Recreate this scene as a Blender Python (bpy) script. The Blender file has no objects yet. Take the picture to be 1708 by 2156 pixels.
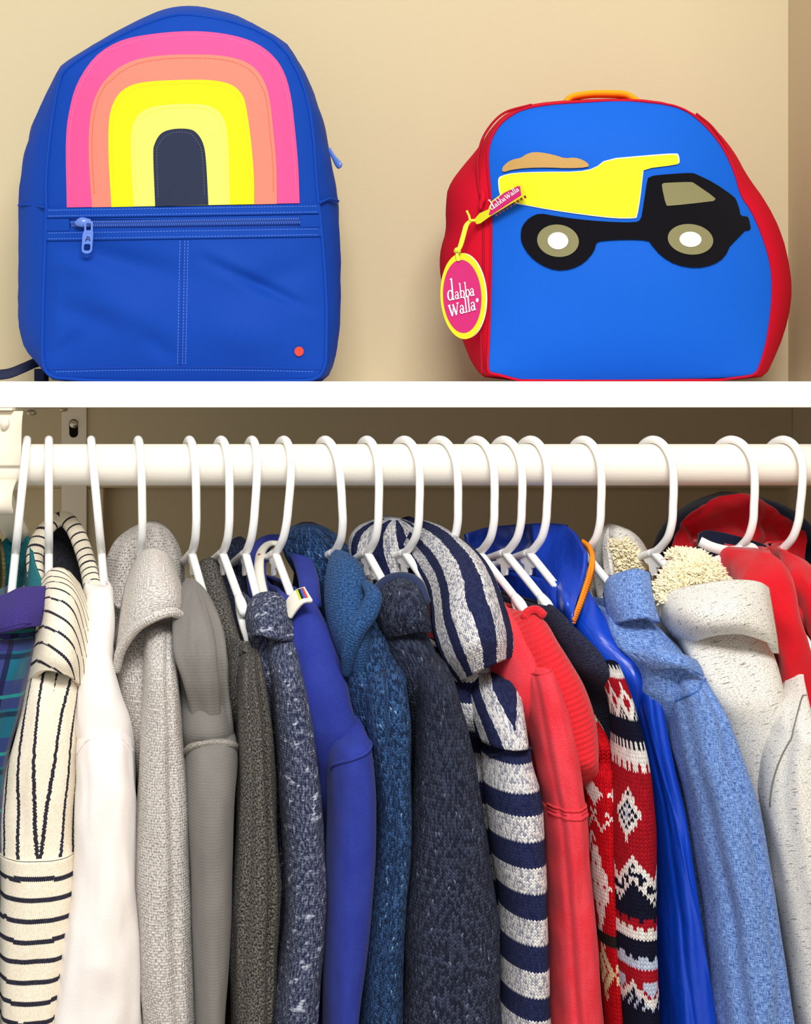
import bpy, bmesh, math, random
from mathutils import Vector, noise, Matrix
random.seed(7)
S = bpy.context.scene
COL = S.collection
# ------------------------------------------------------------------ camera / light / exposure
F = 3400.0            # focal length in pixels of a 1708 x 2156 frame
CX, HY = 854.0, 830.0 # principal point (level camera, lens shifted down)
ZC = 1.62             # camera height above the floor
YR, YW = 1.26, 1.55   # distance of the closet rod and of the back wall
cam = bpy.data.cameras.new('camera'); camo = bpy.data.objects.new('camera', cam); COL.objects.link(camo)
camo.location = (0, 0, ZC); camo.rotation_euler = (math.pi / 2, 0, 0)
cam.sensor_fit = 'HORIZONTAL'; cam.sensor_width = 36.0; cam.lens = 36.0 * F / 1708.0
cam.shift_y = -(1078.0 - HY) / 1708.0
cam.clip_start = 0.05
S.camera = camo
S.view_settings.view_transform = 'Standard'; S.view_settings.look = 'None'
S.view_settings.gamma = 1.0; S.view_settings.use_curve_mapping = False
S.view_settings.exposure = 0.0
W = bpy.data.worlds.new('room_light'); S.world = W; W.use_nodes = True
W.node_tree.nodes['Background'].inputs[0].default_value = (1.0, 0.98, 0.95, 1)
W.node_tree.nodes['Background'].inputs[1].default_value = 0.66
def area(name, loc, target, sx, sy, power, col):
    l = bpy.data.lights.new(name, 'AREA'); l.shape = 'RECTANGLE'; l.size = sx; l.size_y = sy; l.energy = power; l.color = col
    o = bpy.data.objects.new(name, l); COL.objects.link(o); o.location = loc
    o.rotation_euler = (Vector(target) - Vector(loc)).to_track_quat('-Z', 'Y').to_euler()
    return o
area('ceiling_lamp', (0.12, -0.25, ZC + 0.98), (0.0, 1.3, ZC - 0.1), 0.75, 0.45, 33, (1.0, 0.985, 0.96))

# ------------------------------------------------------------------ helpers
def P(px, py, Y): return Vector(((px - CX) / F * Y, Y, ZC - (py - HY) / F * Y))
def lin(c): return c / 12.92 if c <= 0.04045 else ((c + 0.055) / 1.055) ** 2.4
def H(h):
    h = h.lstrip('#'); return tuple(lin(int(h[i:i + 2], 16) / 255) for i in (0, 2, 4)) + (1.0,)
def cr1(p0, p1, p2, p3, t):
    return 0.5 * ((2 * p1) + (p2 - p0) * t + (2 * p0 - 5 * p1 + 4 * p2 - p3) * t * t + (3 * p1 - p0 - 3 * p2 + p3) * t ** 3)
def crs(pts, t):                      # Catmull-Rom through pts, t in 0..1
    n = len(pts) - 1
    if n == 0: return pts[0]
    s = min(max(t, 0), 1) * n; i = min(int(s), n - 1); f = s - i
    a = pts[i - 1] if i > 0 else 2 * pts[0] - pts[1]
    d = pts[i + 2] if i + 2 <= n else 2 * pts[n] - pts[n - 1]
    return cr1(a, pts[i], pts[i + 1], d, f)
def herm(xs, ys, x):                  # smooth non-uniform interpolation of a table
    if x <= xs[0]: return ys[0]
    if x >= xs[-1]: return ys[-1]
    i = 0
    while xs[i + 1] < x: i += 1
    h = xs[i + 1] - xs[i]; t = (x - xs[i]) / h
    d = lambda j: 0.0 if False else ((ys[min(j + 1, len(ys) - 1)] - ys[max(j - 1, 0)]) / (xs[min(j + 1, len(xs) - 1)] - xs[max(j - 1, 0)]))
    m0, m1 = d(i) * h, d(i + 1) * h
    return (2*t**3 - 3*t**2 + 1) * ys[i] + (t**3 - 2*t**2 + t) * m0 + (-2*t**3 + 3*t**2) * ys[i+1] + (t**3 - t**2) * m1
def nz(x, y, z): return noise.noise(Vector((x, y, z)))
def obj(name, verts, faces, mat=None, parent=None, uvs=None, smooth=True, mats=None, fmi=None, cols=None):
    me = bpy.data.meshes.new(name); me.from_pydata([tuple(v) for v in verts], [], faces)
    if uvs:
        ul = me.uv_layers.new(name='UVMap'); k = 0
        for f in uvs:
            for c in f: ul.data[k].uv = c; k += 1
    if cols:
        ca = me.color_attributes.new('Col', 'FLOAT_COLOR', 'CORNER'); k = 0
        for c, p in zip(cols, faces):
            for _ in p: ca.data[k].color = c; k += 1
    for m in (mats or ([mat] if mat else [])): me.materials.append(m)
    if fmi:
        me.polygons.foreach_set('material_index', fmi)
    if smooth: me.polygons.foreach_set('use_smooth', [True] * len(me.polygons))
    me.update()
    o = bpy.data.objects.new(name, me); COL.objects.link(o)
    if parent: o.parent = parent
    return o
def tag(o, label=None, cat=None, group=None, kind=None):
    if label: o['label'] = label
    if cat: o['category'] = cat
    if group: o['group'] = group
    if kind: o['kind'] = kind
    return o
def thing(name, label, cat, group=None):
    o = bpy.data.objects.new(name, None); COL.objects.link(o); o.empty_display_size = 0.02
    return tag(o, label, cat, group)
def box(name, a, b, mat, parent=None, bev=0.0):
    bm = bmesh.new(); bmesh.ops.create_cube(bm, size=1)
    for v in bm.verts:
        for k in range(3): v.co[k] = (a[k] + b[k]) / 2 + v.co[k] * (b[k] - a[k])
    if bev: bmesh.ops.bevel(bm, geom=bm.edges[:], offset=bev, segments=2, affect='EDGES', profile=0.6)
    me = bpy.data.meshes.new(name); bm.to_mesh(me); bm.free(); me.materials.append(mat)
    o = bpy.data.objects.new(name, me); COL.objects.link(o)
    if parent: o.parent = parent
    return o
def frames(pts):
    T = []
    for i in range(len(pts)):
        a = pts[max(i - 1, 0)]; b = pts[min(i + 1, len(pts) - 1)]; T.append((b - a).normalized())
    up = Vector((0, 0, 1)) if abs(T[0].z) < 0.9 else Vector((1, 0, 0))
    n = (up - T[0] * up.dot(T[0])).normalized(); out = []
    for t in T:
        n = (n - t * n.dot(t)); n = n.normalized() if n.length > 1e-6 else Vector((1, 0, 0)); out.append((t, n, t.cross(n)))
    return out
def tubedata(ctrl, r, n=10, steps=None, flat=1.0, closed=False, cap=True, wob=0.0):
    steps = steps or len(ctrl) * 6
    pts = [crs(ctrl, i / steps) for i in range(steps + 1)]
    rr = (lambda t: crs(r, t)) if isinstance(r, (list, tuple)) else (lambda t: r)
    fr = frames(pts); V = []; Fc = []; UV = []; L = 0
    Ls = [0]
    for i in range(1, len(pts)): Ls.append(Ls[-1] + (pts[i] - pts[i - 1]).length)
    for i, p in enumerate(pts):
        t, a, b = fr[i]; R = rr(i / steps)
        for j in range(n):
            q = 2 * math.pi * j / n; k = R * (1 + (wob * nz(math.cos(q) * 2, math.sin(q) * 2, Ls[i] * 60) if wob else 0))
            V.append(p + a * math.cos(q) * k + b * math.sin(q) * k * flat)
    R0 = rr(0.5)
    for i in range(len(pts) - 1):
        for j in range(n):
            k = (j + 1) % n
            Fc.append((i * n + j, i * n + k, (i + 1) * n + k, (i + 1) * n + j))
            u0, u1 = j / n * 6.283 * R0, (j + 1) / n * 6.283 * R0
            UV.append(((u0, Ls[i]), (u1, Ls[i]), (u1, Ls[i + 1]), (u0, Ls[i + 1])))
    if cap:
        for base, e, sgn in ((0, pts[0], 1), ((len(pts) - 1) * n, pts[-1], -1)):
            c = len(V); V.append(e - fr[0 if sgn == 1 else -1][0] * rr(0 if sgn == 1 else 1) * 0.5 * sgn)
            for j in range(n):
                k = (j + 1) % n; Fc.append((base + k, base + j, c) if sgn == 1 else (base + j, base + k, c)); UV.append(((0, 0),) * 3)
    return V, Fc, UV
def tube(name, ctrl, r, mat, parent=None, **k):
    V, Fc, UV = tubedata(ctrl, r, **k); return obj(name, V, Fc, mat, parent, UV)
def join(parts):
    V, Fc, UV = [], [], []
    for v, f, u in parts:
        b = len(V); V += list(v); Fc += [tuple(i + b for i in q) for q in f]; UV += list(u)
    return V, Fc, UV
def patch(name, grid, mat, parent=None, nu=28, nv=28, thick=0.0025, fold=0.0, ff=25.0, seed=0.0, pix=True, uvo=(0, 0)):
    G = [[P(*q) if pix else Vector(q) for q in r] for r in grid]
    pts = []
    for j in range(nv + 1):
        row = [crs(r, 0) for r in G] if False else None
        pts.append([crs([crs(r, i / nu) for r in G], j / nv) for i in range(nu + 1)])
    if fold:
        for j, r in enumerate(pts):
            for i, p in enumerate(r):
                d = nz(p.x * ff + seed, p.y * ff * .5, p.z * ff) + 0.5 * nz(p.x * ff * 2.3 + seed, p.y * ff, p.z * ff * 2.3)
                r[i] = p + Vector((0.25 * d, -d, 0.15 * d)) * fold
    m = nu // 2; us = [0] ; vs = [0]
    for i in range(nu): us.append(us[-1] + (pts[nv // 2][i + 1] - pts[nv // 2][i]).length)
    for j in range(nv): vs.append(vs[-1] + (pts[j + 1][m] - pts[j][m]).length)
    uu = lambda i: us[i] - us[-1] / 2 + uvo[0]
    vv = lambda j: vs[j] + uvo[1]
    V = [p for r in pts for p in r]; Fc = []; UV = []
    for j in range(nv):
        for i in range(nu):
            a = j * (nu + 1) + i
            Fc.append((a, a + 1, a + nu + 2, a + nu + 1)); UV.append(((uu(i), vv(j)), (uu(i + 1), vv(j)), (uu(i + 1), vv(j + 1)), (uu(i), vv(j + 1))))
    o = obj(name, V, Fc, mat, parent, UV)
    md = o.modifiers.new('thickness', 'SOLIDIFY'); md.thickness = thick; md.offset = 0
    return o
PV = 0.00033           # UV metres per photo pixel down a sleeve
def ringtab(rows):
    ys = [r[0] for r in rows]
    return ys, [r[1] for r in rows], [r[2] for r in rows], [r[3] for r in rows]
def sleeve_eval(rows, th, b, fold, seed, sq=0.9, fv=150.0, pl=()):
    ys, ls, rs, Ys = ringtab(rows)
    def ev(t, py, off=0.0):           # t: 0 = front (towards the room), + to the right
        xl, xr, Y = herm(ys, ls, py), herm(ys, rs, py), herm(ys, Ys, py)
        c = P((xl + xr) / 2, py, Y); w = max((xr - xl) / 2 / F * Y, 0.002)
        ph = th + math.atan2(c.x, c.y); bb = b
        lim = 0.8 * w / max(abs(math.sin(ph)), 1e-3); bb = min(bb, lim)
        a = math.sqrt(max(w * w - (bb * math.sin(ph)) ** 2, (0.3 * w) ** 2)) / math.cos(ph)
        sn, cs = math.sin(t), math.cos(t)
        s = a * math.copysign(abs(sn) ** sq, sn); u = bb * math.copysign(abs(cs) ** sq, cs)
        m = 1.0
        if fold:
            m += fold * (nz(sn * 1.6 + seed, cs * 1.6, py / fv) + 0.5 * nz(sn * 3.5 + seed, cs * 3.5, py / (fv * .55)))
        if fold:
            q = nz(sn * .9 + seed * 1.7, cs * .9 + py / 420.0, py / 240.0 + t * .25 * cs); m += fold * .9 * (.35 - abs(q) * 1.6)
        for t0, w0, am, sk in pl:
            m += am * math.exp(-((t - t0 - sk * (py - 1750) / 500) / w0) ** 2)
        s *= m; u *= m; k = math.hypot(s, u) or 1; s += off * s / k; u += off * u / k
        return Vector((c.x + s * math.cos(th) + u * math.sin(th), c.y + s * math.sin(th) - u * math.cos(th), c.z))
    return ev
def loft(name, rows, mat, parent=None, th=0.24, b=0.032, fold=0.06, seed=0.0, n=56, step=8.0, sq=0.9, fv=150.0, top=0.0, captop=True, cols=None, off=0.0, pl=()):
    """garment tube: rows (py, x_left, x_right, distance) read off at its own distance, closed elliptical rings"""
    ev = sleeve_eval(rows, th, b, fold, seed, sq, fv, pl)
    y0, y1 = rows[0][0], rows[-1][0]; m = max(int((y1 - y0) / step), 6)
    V = []; Fc = []; UV = []; C = []
    for j in range(m + 1):
        py = y0 + (y1 - y0) * j / m
        for i in range(n): V.append(ev(-math.pi + 2 * math.pi * i / n, py + (top * math.cos(2 * math.pi * i / n) * (1 - j / m) ** 3 if top else 0), off))
    mid = m // 2; per = [0]
    for i in range(n): per.append(per[-1] + (V[mid * n + (i + 1) % n] - V[mid * n + i]).length)
    us = [p - per[n // 2] for p in per]
    for j in range(m):
        v0, v1 = (y0 + (y1 - y0) * j / m) * PV, (y0 + (y1 - y0) * (j + 1) / m) * PV
        for i in range(n):
            k = (i + 1) % n
            Fc.append((j * n + i, (j + 1) * n + i, (j + 1) * n + k, j * n + k))
            UV.append(((us[i], v0), (us[i], v1), (us[i + 1], v1), (us[i + 1], v0)))
            if cols: C.append(cols((us[i] + us[i + 1]) / 2, (v0 + v1) / 2))
    for base, flip in ((0, 0), (m * n, 1)):
        if not flip and not captop: continue
        c = len(V); cc = sum((V[base + i] for i in range(n)), Vector()) / n
        V.append(cc + Vector((0, 0, 0.0008 if not flip else 0)))
        for i in range(n):
            k = (i + 1) % n; f = (base + i, base + k, c)
            Fc.append(f if not flip else f[::-1]); UV.append(((0, 0),) * 3)
            if cols: C.append(cols(us[i], (y0 if not flip else y1) * PV))
    return obj(name, V, Fc, mat, parent, UV, cols=C if cols else None)
def seat(rows, sl, cap=True, shift=.022):
    """let a sleeve grow out of the shoulder: its head starts inside the body and comes forward"""
    ys, ls, rs, Ys = ringtab(rows); y0 = sl[0][0]; new = [(r[0], r[1], r[2], r[3] + shift + (.02 * math.exp(-(r[0] - y0) / 70.0) if cap else 0)) for r in sl]
    if cap:
        head = []
        for dy, k, dep in ((95, .5, .062), (48, .82, .042)):
            py = max(y0 - dy, ys[0] + (30 if dy < 60 else 8)); xl, xr, Y = herm(ys, ls, py), herm(ys, rs, py), herm(ys, Ys, py); m = (xl + xr) / 2; w = (xr - xl) / 2 * k
            if py < y0 - 12 and (not head or py > head[-1][0] + 10): head.append((py, m - w, m + w, Y + dep))
        new = head + new
    sl[:] = new
def body(name, rows, sl, hx, mat, parent, wfar=0.0075, n=22, step=9.0, fold=0.05, seed=0.0, end=2330, captop=False, back=0.034, nar=0.72, seated=False, cap=True):
    """torso of a hung garment: thin slab from the near shoulder (rows, px) back through the hanger to the far shoulder"""
    if seated: sl = list(sl)
    else: seat(rows, sl, cap)
    R = [tuple(r) for r in rows]; y = R[-1][0]
    for s in sl:
        if s[0] > y + 60 and s[0] > rows[0][0]:
            m = (s[1] + s[2]) / 2; w = (s[2] - s[1]) / 2 * nar; R.append((s[0], m - w, m + w, s[3] + back))
    if R[-1][0] < end: r = R[-1]; R.append((end, r[1], r[2], r[3]))
    ys, ls, rs, Ys = ringtab(R)
    V = []; Fc = []; UV = []; y0, y1 = ys[0], ys[-1]; m = int((y1 - y0) / step); seg = 14
    ax = (hx - CX) / F * YR
    prof = [(math.pi * (i / n), 0) for i in range(n + 1)]
    cnt = 2 * (n + 1) + 2 * (seg - 1)
    for j in range(m + 1):
        py = y0 + (y1 - y0) * j / m
        xl, xr, Y = herm(ys, ls, py), herm(ys, rs, py), herm(ys, Ys, py)
        N = P((xl + xr) / 2, py, Y); w = max((xr - xl) / 2 / F * Y, .002)
        far = Vector((2 * ax - N.x, 2 * YR - N.y, N.z)); d = Vector((far.x - N.x, far.y - N.y, 0)); L = max(d.length, 0.01); d /= L; lat = Vector((-d.y, d.x, 0))
        if lat.x < 0: lat = -lat
        wf = min(wfar, w * 1.2); r0 = min(0.022, L * .2); ring = []
        c0 = N + d * r0
        for i in range(n + 1):
            q = -math.pi / 2 + math.pi * i / n; ring.append(c0 + lat * math.sin(q) * w - d * math.cos(q) * r0)
        for i in range(1, seg):
            f = i / seg; e = f * f * (3 - 2 * f); ring.append(c0 + d * (L - 2 * r0) * f + lat * (w + (wf - w) * min(1, f * 2.5)))
        for i in range(n + 1):
            q = math.pi / 2 - math.pi * i / n; ring.append(far - d * r0 + lat * math.sin(q) * wf + d * math.cos(q) * r0)
        for i in range(1, seg):
            f = 1 - i / seg; ring.append(c0 + d * (L - 2 * r0) * f - lat * (w + (wf - w) * min(1, f * 2.5)))
        for i, p in enumerate(ring):
            if fold:
                k = fold * 0.02 * (nz(p.x * 40 + seed, p.y * 22, p.z * 9) + .5 * nz(p.x * 70 + seed, p.y * 50, p.z * 25)); p = p + lat * k * 2 + d * k
            V.append(p)
    base = V[:cnt]; per = [0]; mid = (m // 4) * cnt
    for i in range(cnt): per.append(per[-1] + (V[mid + (i + 1) % cnt] - V[mid + i]).length)
    us = [p - per[n // 2] for p in per]
    for j in range(m):
        v0, v1 = (y0 + (y1 - y0) * j / m) * PV, (y0 + (y1 - y0) * (j + 1) / m) * PV
        for i in range(cnt):
            k = (i + 1) % cnt
            Fc.append((j * cnt + i, (j + 1) * cnt + i, (j + 1) * cnt + k, j * cnt + k)); UV.append(((us[i], v0), (us[i], v1), (us[i + 1], v1), (us[i + 1], v0)))
    o = obj(name, V, Fc, mat, parent, UV)
    md = o.modifiers.new('thickness', 'SOLIDIFY'); md.thickness = 0.0018; md.offset = -1
    return o
def far_sleeve(sl, hx, mat, parent):
    """the sleeve on the far side of the hanger"""
    ax = (hx - CX) / F * YR; V = []; Fc = []; UV = []; n = 16; rows = [s for s in sl]; k = len(rows)
    for j, s in enumerate(rows):
        N = P((s[1] + s[2]) / 2, s[0], s[3]); c = Vector((2 * ax - N.x, 2 * YR - N.y + 0.004, N.z))
        for i in range(n):
            q = 2 * math.pi * i / n; V.append(c + Vector((0.0075 * math.sin(q) , 0.026 * math.cos(q), 0)))
    for j in range(k - 1):
        for i in range(n):
            p = (i + 1) % n; Fc.append((j * n + i, (j + 1) * n + i, (j + 1) * n + p, j * n + p))
            UV.append(((i * .005, rows[j][0] * PV), (i * .005, rows[j + 1][0] * PV), ((i + 1) * .005, rows[j + 1][0] * PV), ((i + 1) * .005, rows[j][0] * PV)))
    Fc.append(tuple(range(n))); UV.append(((0, 0),) * n); Fc.append(tuple((k - 1) * n + i for i in range(n))[::-1]); UV.append(((0, 0),) * n)
    return obj('sleeve', V, Fc, mat, parent, UV)
def seam(name, rows, pyf, mat, parent, r=0.0009, t0=-1.5, t1=1.5, th=0.24, b=0.032, fold=0.06, seed=0.0, off=0.0004, n=26, sq=0.9, fv=150.0, wob=0.0, pl=()):
    ev = sleeve_eval(rows, th, b, fold, seed, sq, fv, pl)
    pts = [ev(t0 + (t1 - t0) * i / n, pyf(i / n), off) for i in range(n + 1)]
    return tube(name, pts, r, mat, parent, n=6, steps=n * 2, wob=wob)
def dashes(name, ctrl, mat, parent, pitch=0.0022, duty=0.6, r=0.0003):
    steps = 240; pts = [crs(ctrl, i / steps) for i in range(steps + 1)]; Ls = [0]
    for i in range(steps): Ls.append(Ls[-1] + (pts[i + 1] - pts[i]).length)
    def at(s):
        i = 0
        lo, hi = 0, steps
        while hi - lo > 1:
            mm = (lo + hi) // 2
            if Ls[mm] <= s: lo = mm
            else: hi = mm
        f = (s - Ls[lo]) / max(Ls[lo + 1] - Ls[lo], 1e-9); return pts[lo].lerp(pts[lo + 1], f)
    parts = []; s = 0
    while s + pitch * duty < Ls[-1]:
        parts.append(tubedata([at(s), at(s + pitch * duty)], r, n=4, steps=1)); s += pitch
    if not parts: return None
    V, Fc, UV = join(parts); return obj(name, V, Fc, mat, parent, UV, smooth=False)

# ------------------------------------------------------------------ materials
class NB:
    def __init__(s, name):
        s.m = bpy.data.materials.new(name); s.m.use_nodes = True; s.t = s.m.node_tree; s.bs = s.t.nodes['Principled BSDF']
    def n(s, typ, **k):
        x = s.t.nodes.new(typ)
        for a, v in k.items(): setattr(x, a, v)
        return x
    def set(s, sock, v):
        if isinstance(v, bpy.types.NodeSocket): s.t.links.new(v, sock)
        else: sock.default_value = v
    def ma(s, op, a, b=0.0, c=0.0):
        x = s.n('ShaderNodeMath', operation=op); s.set(x.inputs[0], a); s.set(x.inputs[1], b); s.set(x.inputs[2], c); return x.outputs[0]
    def uv(s):
        x = s.n('ShaderNodeUVMap'); q = s.n('ShaderNodeSeparateXYZ'); s.t.links.new(x.outputs[0], q.inputs[0]); return x.outputs[0], q.outputs[0], q.outputs[1]
    def vec(s, x, y, z=0.0):
        c = s.n('ShaderNodeCombineXYZ'); s.set(c.inputs[0], x); s.set(c.inputs[1], y); s.set(c.inputs[2], z); return c.outputs[0]
    def noise(s, vec, scale=1.0, detail=3.0, rough=0.55):
        x = s.n('ShaderNodeTexNoise'); s.set(x.inputs['Vector'], vec); x.inputs['Scale'].default_value = scale; x.inputs['Detail'].default_value = detail; x.inputs['Roughness'].default_value = rough; return x.outputs['Fac']
    def white(s, vec):
        x = s.n('ShaderNodeTexWhiteNoise'); s.set(x.inputs['Vector'], vec); return x.outputs['Value']
    def mix(s, f, a, b):
        x = s.n('ShaderNodeMix', data_type='RGBA'); s.set(x.inputs[0], f); s.set(x.inputs[6], a); s.set(x.inputs[7], b); return x.outputs[2]
    def rng(s, v, a, b, c=0.0, d=1.0, smooth=True):
        x = s.n('ShaderNodeMapRange', interpolation_type='SMOOTHSTEP' if smooth else 'LINEAR'); s.set(x.inputs[0], v); x.inputs[1].default_value = a; x.inputs[2].default_value = b; x.inputs[3].default_value = c; x.inputs[4].default_value = d; return x.outputs[0]
    def bump(s, h, strength=0.5, dist=0.001):
        x = s.n('ShaderNodeBump'); x.inputs['Strength'].default_value = strength; x.inputs['Distance'].default_value = dist; s.set(x.inputs['Height'], h); s.t.links.new(x.outputs[0], s.bs.inputs['Normal'])
    def done(s, col, rough=0.9, spec=0.2, sheen=0.0, metal=0.0):
        s.set(s.bs.inputs['Base Color'], col); s.bs.inputs['Roughness'].default_value = rough; s.bs.inputs['Specular IOR Level'].default_value = spec
        s.bs.inputs['Metallic'].default_value = metal
        if sheen: s.bs.inputs['Sheen Weight'].default_value = sheen; s.bs.inputs['Sheen Roughness'].default_value = 0.5
        return s.m
def plain(name, c, rough=0.6, spec=0.4, metal=0.0, bump=0.0, bs=400.0):
    b = NB(name); col = H(c)
    if bump:
        g = b.n('ShaderNodeTexCoord').outputs['Object']; b.bump(b.noise(g, bs, 3.0), bump, 0.001)
    return b.done(col, rough, spec, metal=metal)
def knit_coords(b, sw, sh):
    _, u, v = b.uv(); x = b.ma('DIVIDE', u, sw); y = b.ma('DIVIDE', v, sh)
    ax = b.ma('ABSOLUTE', b.ma('SUBTRACT', b.ma('FRACT', x), 0.5)); y2 = b.ma('ADD', y, b.ma('MULTIPLY', ax, -1.1))
    return u, v, x, y2, ax
def knit_height(b, x, y2):
    st = b.ma('SINE', b.ma('MULTIPLY', b.ma('FRACT', b.ma('MULTIPLY', x, 2.0)), math.pi)); ro = b.ma('SINE', b.ma('MULTIPLY', b.ma('FRACT', y2), math.pi))
    return b.ma('ADD', b.ma('MULTIPLY', st, 0.6), b.ma('MULTIPLY', ro, 0.6))
def knit(name, c1, c2, amt=0.4, sw=0.0027, sh=0.0024, bump=0.7, big=0.3, sheen=0.04, c3=None):
    b = NB(name); u, v, x, y2, ax = knit_coords(b, sw, sh)
    w = b.white(b.vec(b.ma('FLOOR', b.ma('MULTIPLY', x, 2.0)), b.ma('FLOOR', y2)))
    nzz = b.noise(b.vec(b.ma('MULTIPLY', u, 260.0), b.ma('MULTIPLY', v, 160.0)), 1.0, 3.0)
    f = b.ma('ADD', b.ma('MULTIPLY', w, 1 - big), b.ma('MULTIPLY', nzz, big)); f = b.rng(f, 0.5 - amt * .5 + .1, 0.95)
    col = b.mix(f, H(c1), H(c2))
    if c3: col = b.mix(b.ma('GREATER_THAN', b.white(b.vec(b.ma('FLOOR', y2), b.ma('FLOOR', b.ma('MULTIPLY', x, 2.0)), 3.0)), 0.988), col, H(c3))
    b.bump(knit_height(b, x, y2), bump, 0.0012); return b.done(col, 0.95, 0.12, sheen)
def jersey(name, c1, c2=None, fleck=0.15, bump=0.35, sheen=0.0, scale=1.0, ribs=False):
    b = NB(name); _, u, v = b.uv(); g = b.vec(b.ma('MULTIPLY', u, 1500.0 * scale), b.ma('MULTIPLY', v, 900.0 * scale))
    a = b.noise(g, 1.0, 2.0); l = b.noise(b.vec(b.ma('MULTIPLY', u, 60.0), b.ma('MULTIPLY', v, 40.0)), 1.0, 3.0)
    col = b.mix(b.rng(b.ma('ADD', b.ma('MULTIPLY', a, .6), b.ma('MULTIPLY', l, .4)), 0.35, 0.65, 0, fleck), H(c1), H(c2 or '#ffffff'))
    h = a
    if ribs: h = b.ma('ADD', b.ma('MULTIPLY', a, .5), b.ma('MULTIPLY', b.ma('SINE', b.ma('MULTIPLY', v, ribs)), .22))
    b.bump(h, bump, 0.0006); return b.done(col, 0.95, 0.1, sheen)
def marl(name, c1, c2, su=900.0, sv=420.0, lo=0.4, hi=0.62, bump=0.6, slant=0.0, c3=None, knitted=True, sheen=0.04, bd=0.0009):
    b = NB(name); _, u, v = b.uv(); vv = b.ma('ADD', v, b.ma('MULTIPLY', u, slant))
    a = b.noise(b.vec(b.ma('MULTIPLY', u, su), b.ma('MULTIPLY', vv, sv)), 1.0, 4.0, 0.65)
    f = b.rng(a, lo, hi); col = b.mix(f, H(c1), H(c2))
    if c3:
        k = b.noise(b.vec(b.ma('MULTIPLY', u, su * .16), b.ma('MULTIPLY', vv, sv * .55), 4.0), 1.0, 3.0, .6); col = b.mix(b.rng(k, .58, .68), col, H(c3))
    h = a
    if knitted:
        x = b.ma('SINE', b.ma('MULTIPLY', u, 2900.0)); y = b.ma('SINE', b.ma('MULTIPLY', v, 3300.0)); h = b.ma('ADD', a, b.ma('MULTIPLY', b.ma('ADD', x, y), .18))
    b.bump(h, bump, bd); return b.done(col, 0.97, 0.1, sheen)
def woven(name, c1, c2, bump=0.3):
    b = NB(name); _, u, v = b.uv()
    a = b.noise(b.vec(b.ma('MULTIPLY', u, 1900.0), b.ma('MULTIPLY', v, 230.0)), 1.0, 2.0); c = b.noise(b.vec(b.ma('MULTIPLY', u, 230.0), b.ma('MULTIPLY', v, 1900.0), 5.0), 1.0, 2.0)
    s = b.ma('ADD', a, c); col = b.mix(b.rng(s, 0.75, 1.28), H(c1), H(c2)); b.bump(s, bump, 0.0005); return b.done(col, 0.85, 0.25, 0.1)
def hstripe(name, base, base2, dark, dark2, per, frac, off, sw=0.0022, sh=0.002, axis='v', bump=0.5, vee=0.0, amt=.5, wav=0.0, slant=0.0, curve=0.0):
    """knit stripes with toothed edges; per/frac/off in metres of UV"""
    b = NB(name); u, v, x, y2, ax = knit_coords(b, sw, sh)
    if axis == 'v':
        c = b.ma('MULTIPLY', b.ma('FLOOR', b.ma('SUBTRACT', y2, b.ma('MULTIPLY', b.ma('POWER', b.ma('MAXIMUM', b.ma('ADD', u, .022), 0.0), 2.0), curve / sh))), sh)
        if wav: c = b.ma('ADD', c, b.ma('MULTIPLY', b.noise(b.vec(b.ma('MULTIPLY', u, 30.0), b.ma('MULTIPLY', v, 8.0)), 1.0, 1.0), wav))
    else:
        c = b.ma('ADD', b.ma('ABSOLUTE', u) if vee else u, b.ma('MULTIPLY', v, vee + slant)); c = b.ma('ADD', c, b.ma('MULTIPLY', b.white(b.vec(b.ma('FLOOR', b.ma('DIVIDE', v, sh)), 1.0)), .0009))
        c = b.ma('ADD', c, b.ma('MULTIPLY', b.noise(b.vec(b.ma('MULTIPLY', u, 20.0), b.ma('MULTIPLY', v, 25.0)), 1.0, 1.0), wav or .003))
    f = b.ma('LESS_THAN', b.ma('FRACT', b.ma('DIVIDE', b.ma('SUBTRACT', c, off), per)), frac)
    w = b.white(b.vec(b.ma('FLOOR', b.ma('MULTIPLY', x, 2.0)), b.ma('FLOOR', y2)))
    n2 = b.noise(b.vec(b.ma('MULTIPLY', u, 900.0), b.ma('MULTIPLY', v, 420.0)), 1.0, 3.0, .7)
    m1 = b.mix(b.rng(b.ma('ADD', b.ma('MULTIPLY', w, .35), b.ma('MULTIPLY', n2, .65)), .5 - amt * .2, .62), H(base2), H(base)); m2 = b.mix(w, H(dark), H(dark2))
    b.bump(knit_height(b, x, y2), bump, 0.001); return b.done(b.mix(f, m1, m2), 0.95, 0.08, 0.02)
def plaidm(name):
    b = NB(name); _, u, v = b.uv()
    def band(c, per, off, wd):
        return b.ma('LESS_THAN', b.ma('FRACT', b.ma('DIVIDE', b.ma('ADD', c, off), per)), wd)
    col = b.mix(b.ma('MULTIPLY', band(u, .034, 1.0, .5), .75), H('#145a70'), H('#33286e')); col = b.mix(b.ma('MULTIPLY', band(v, .040, 1.012, .5), .75), col, H('#2d2468'))
    col = b.mix(b.ma('MULTIPLY', band(v, .040, 1.03, .09), .8), col, H('#0d1230')); col = b.mix(b.ma('MULTIPLY', band(u, .034, 1.02, .1), .8), col, H('#0d1230')); col = b.mix(b.ma('MULTIPLY', band(v, .040, 1.002, .06), .9), col, H('#1b8480'))
    a = b.noise(b.vec(b.ma('MULTIPLY', u, 1400.0), b.ma('MULTIPLY', v, 1400.0)), 1.0, 2.0); b.bump(a, .3, .0005); return b.done(col, .9, .1, .25)
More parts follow.
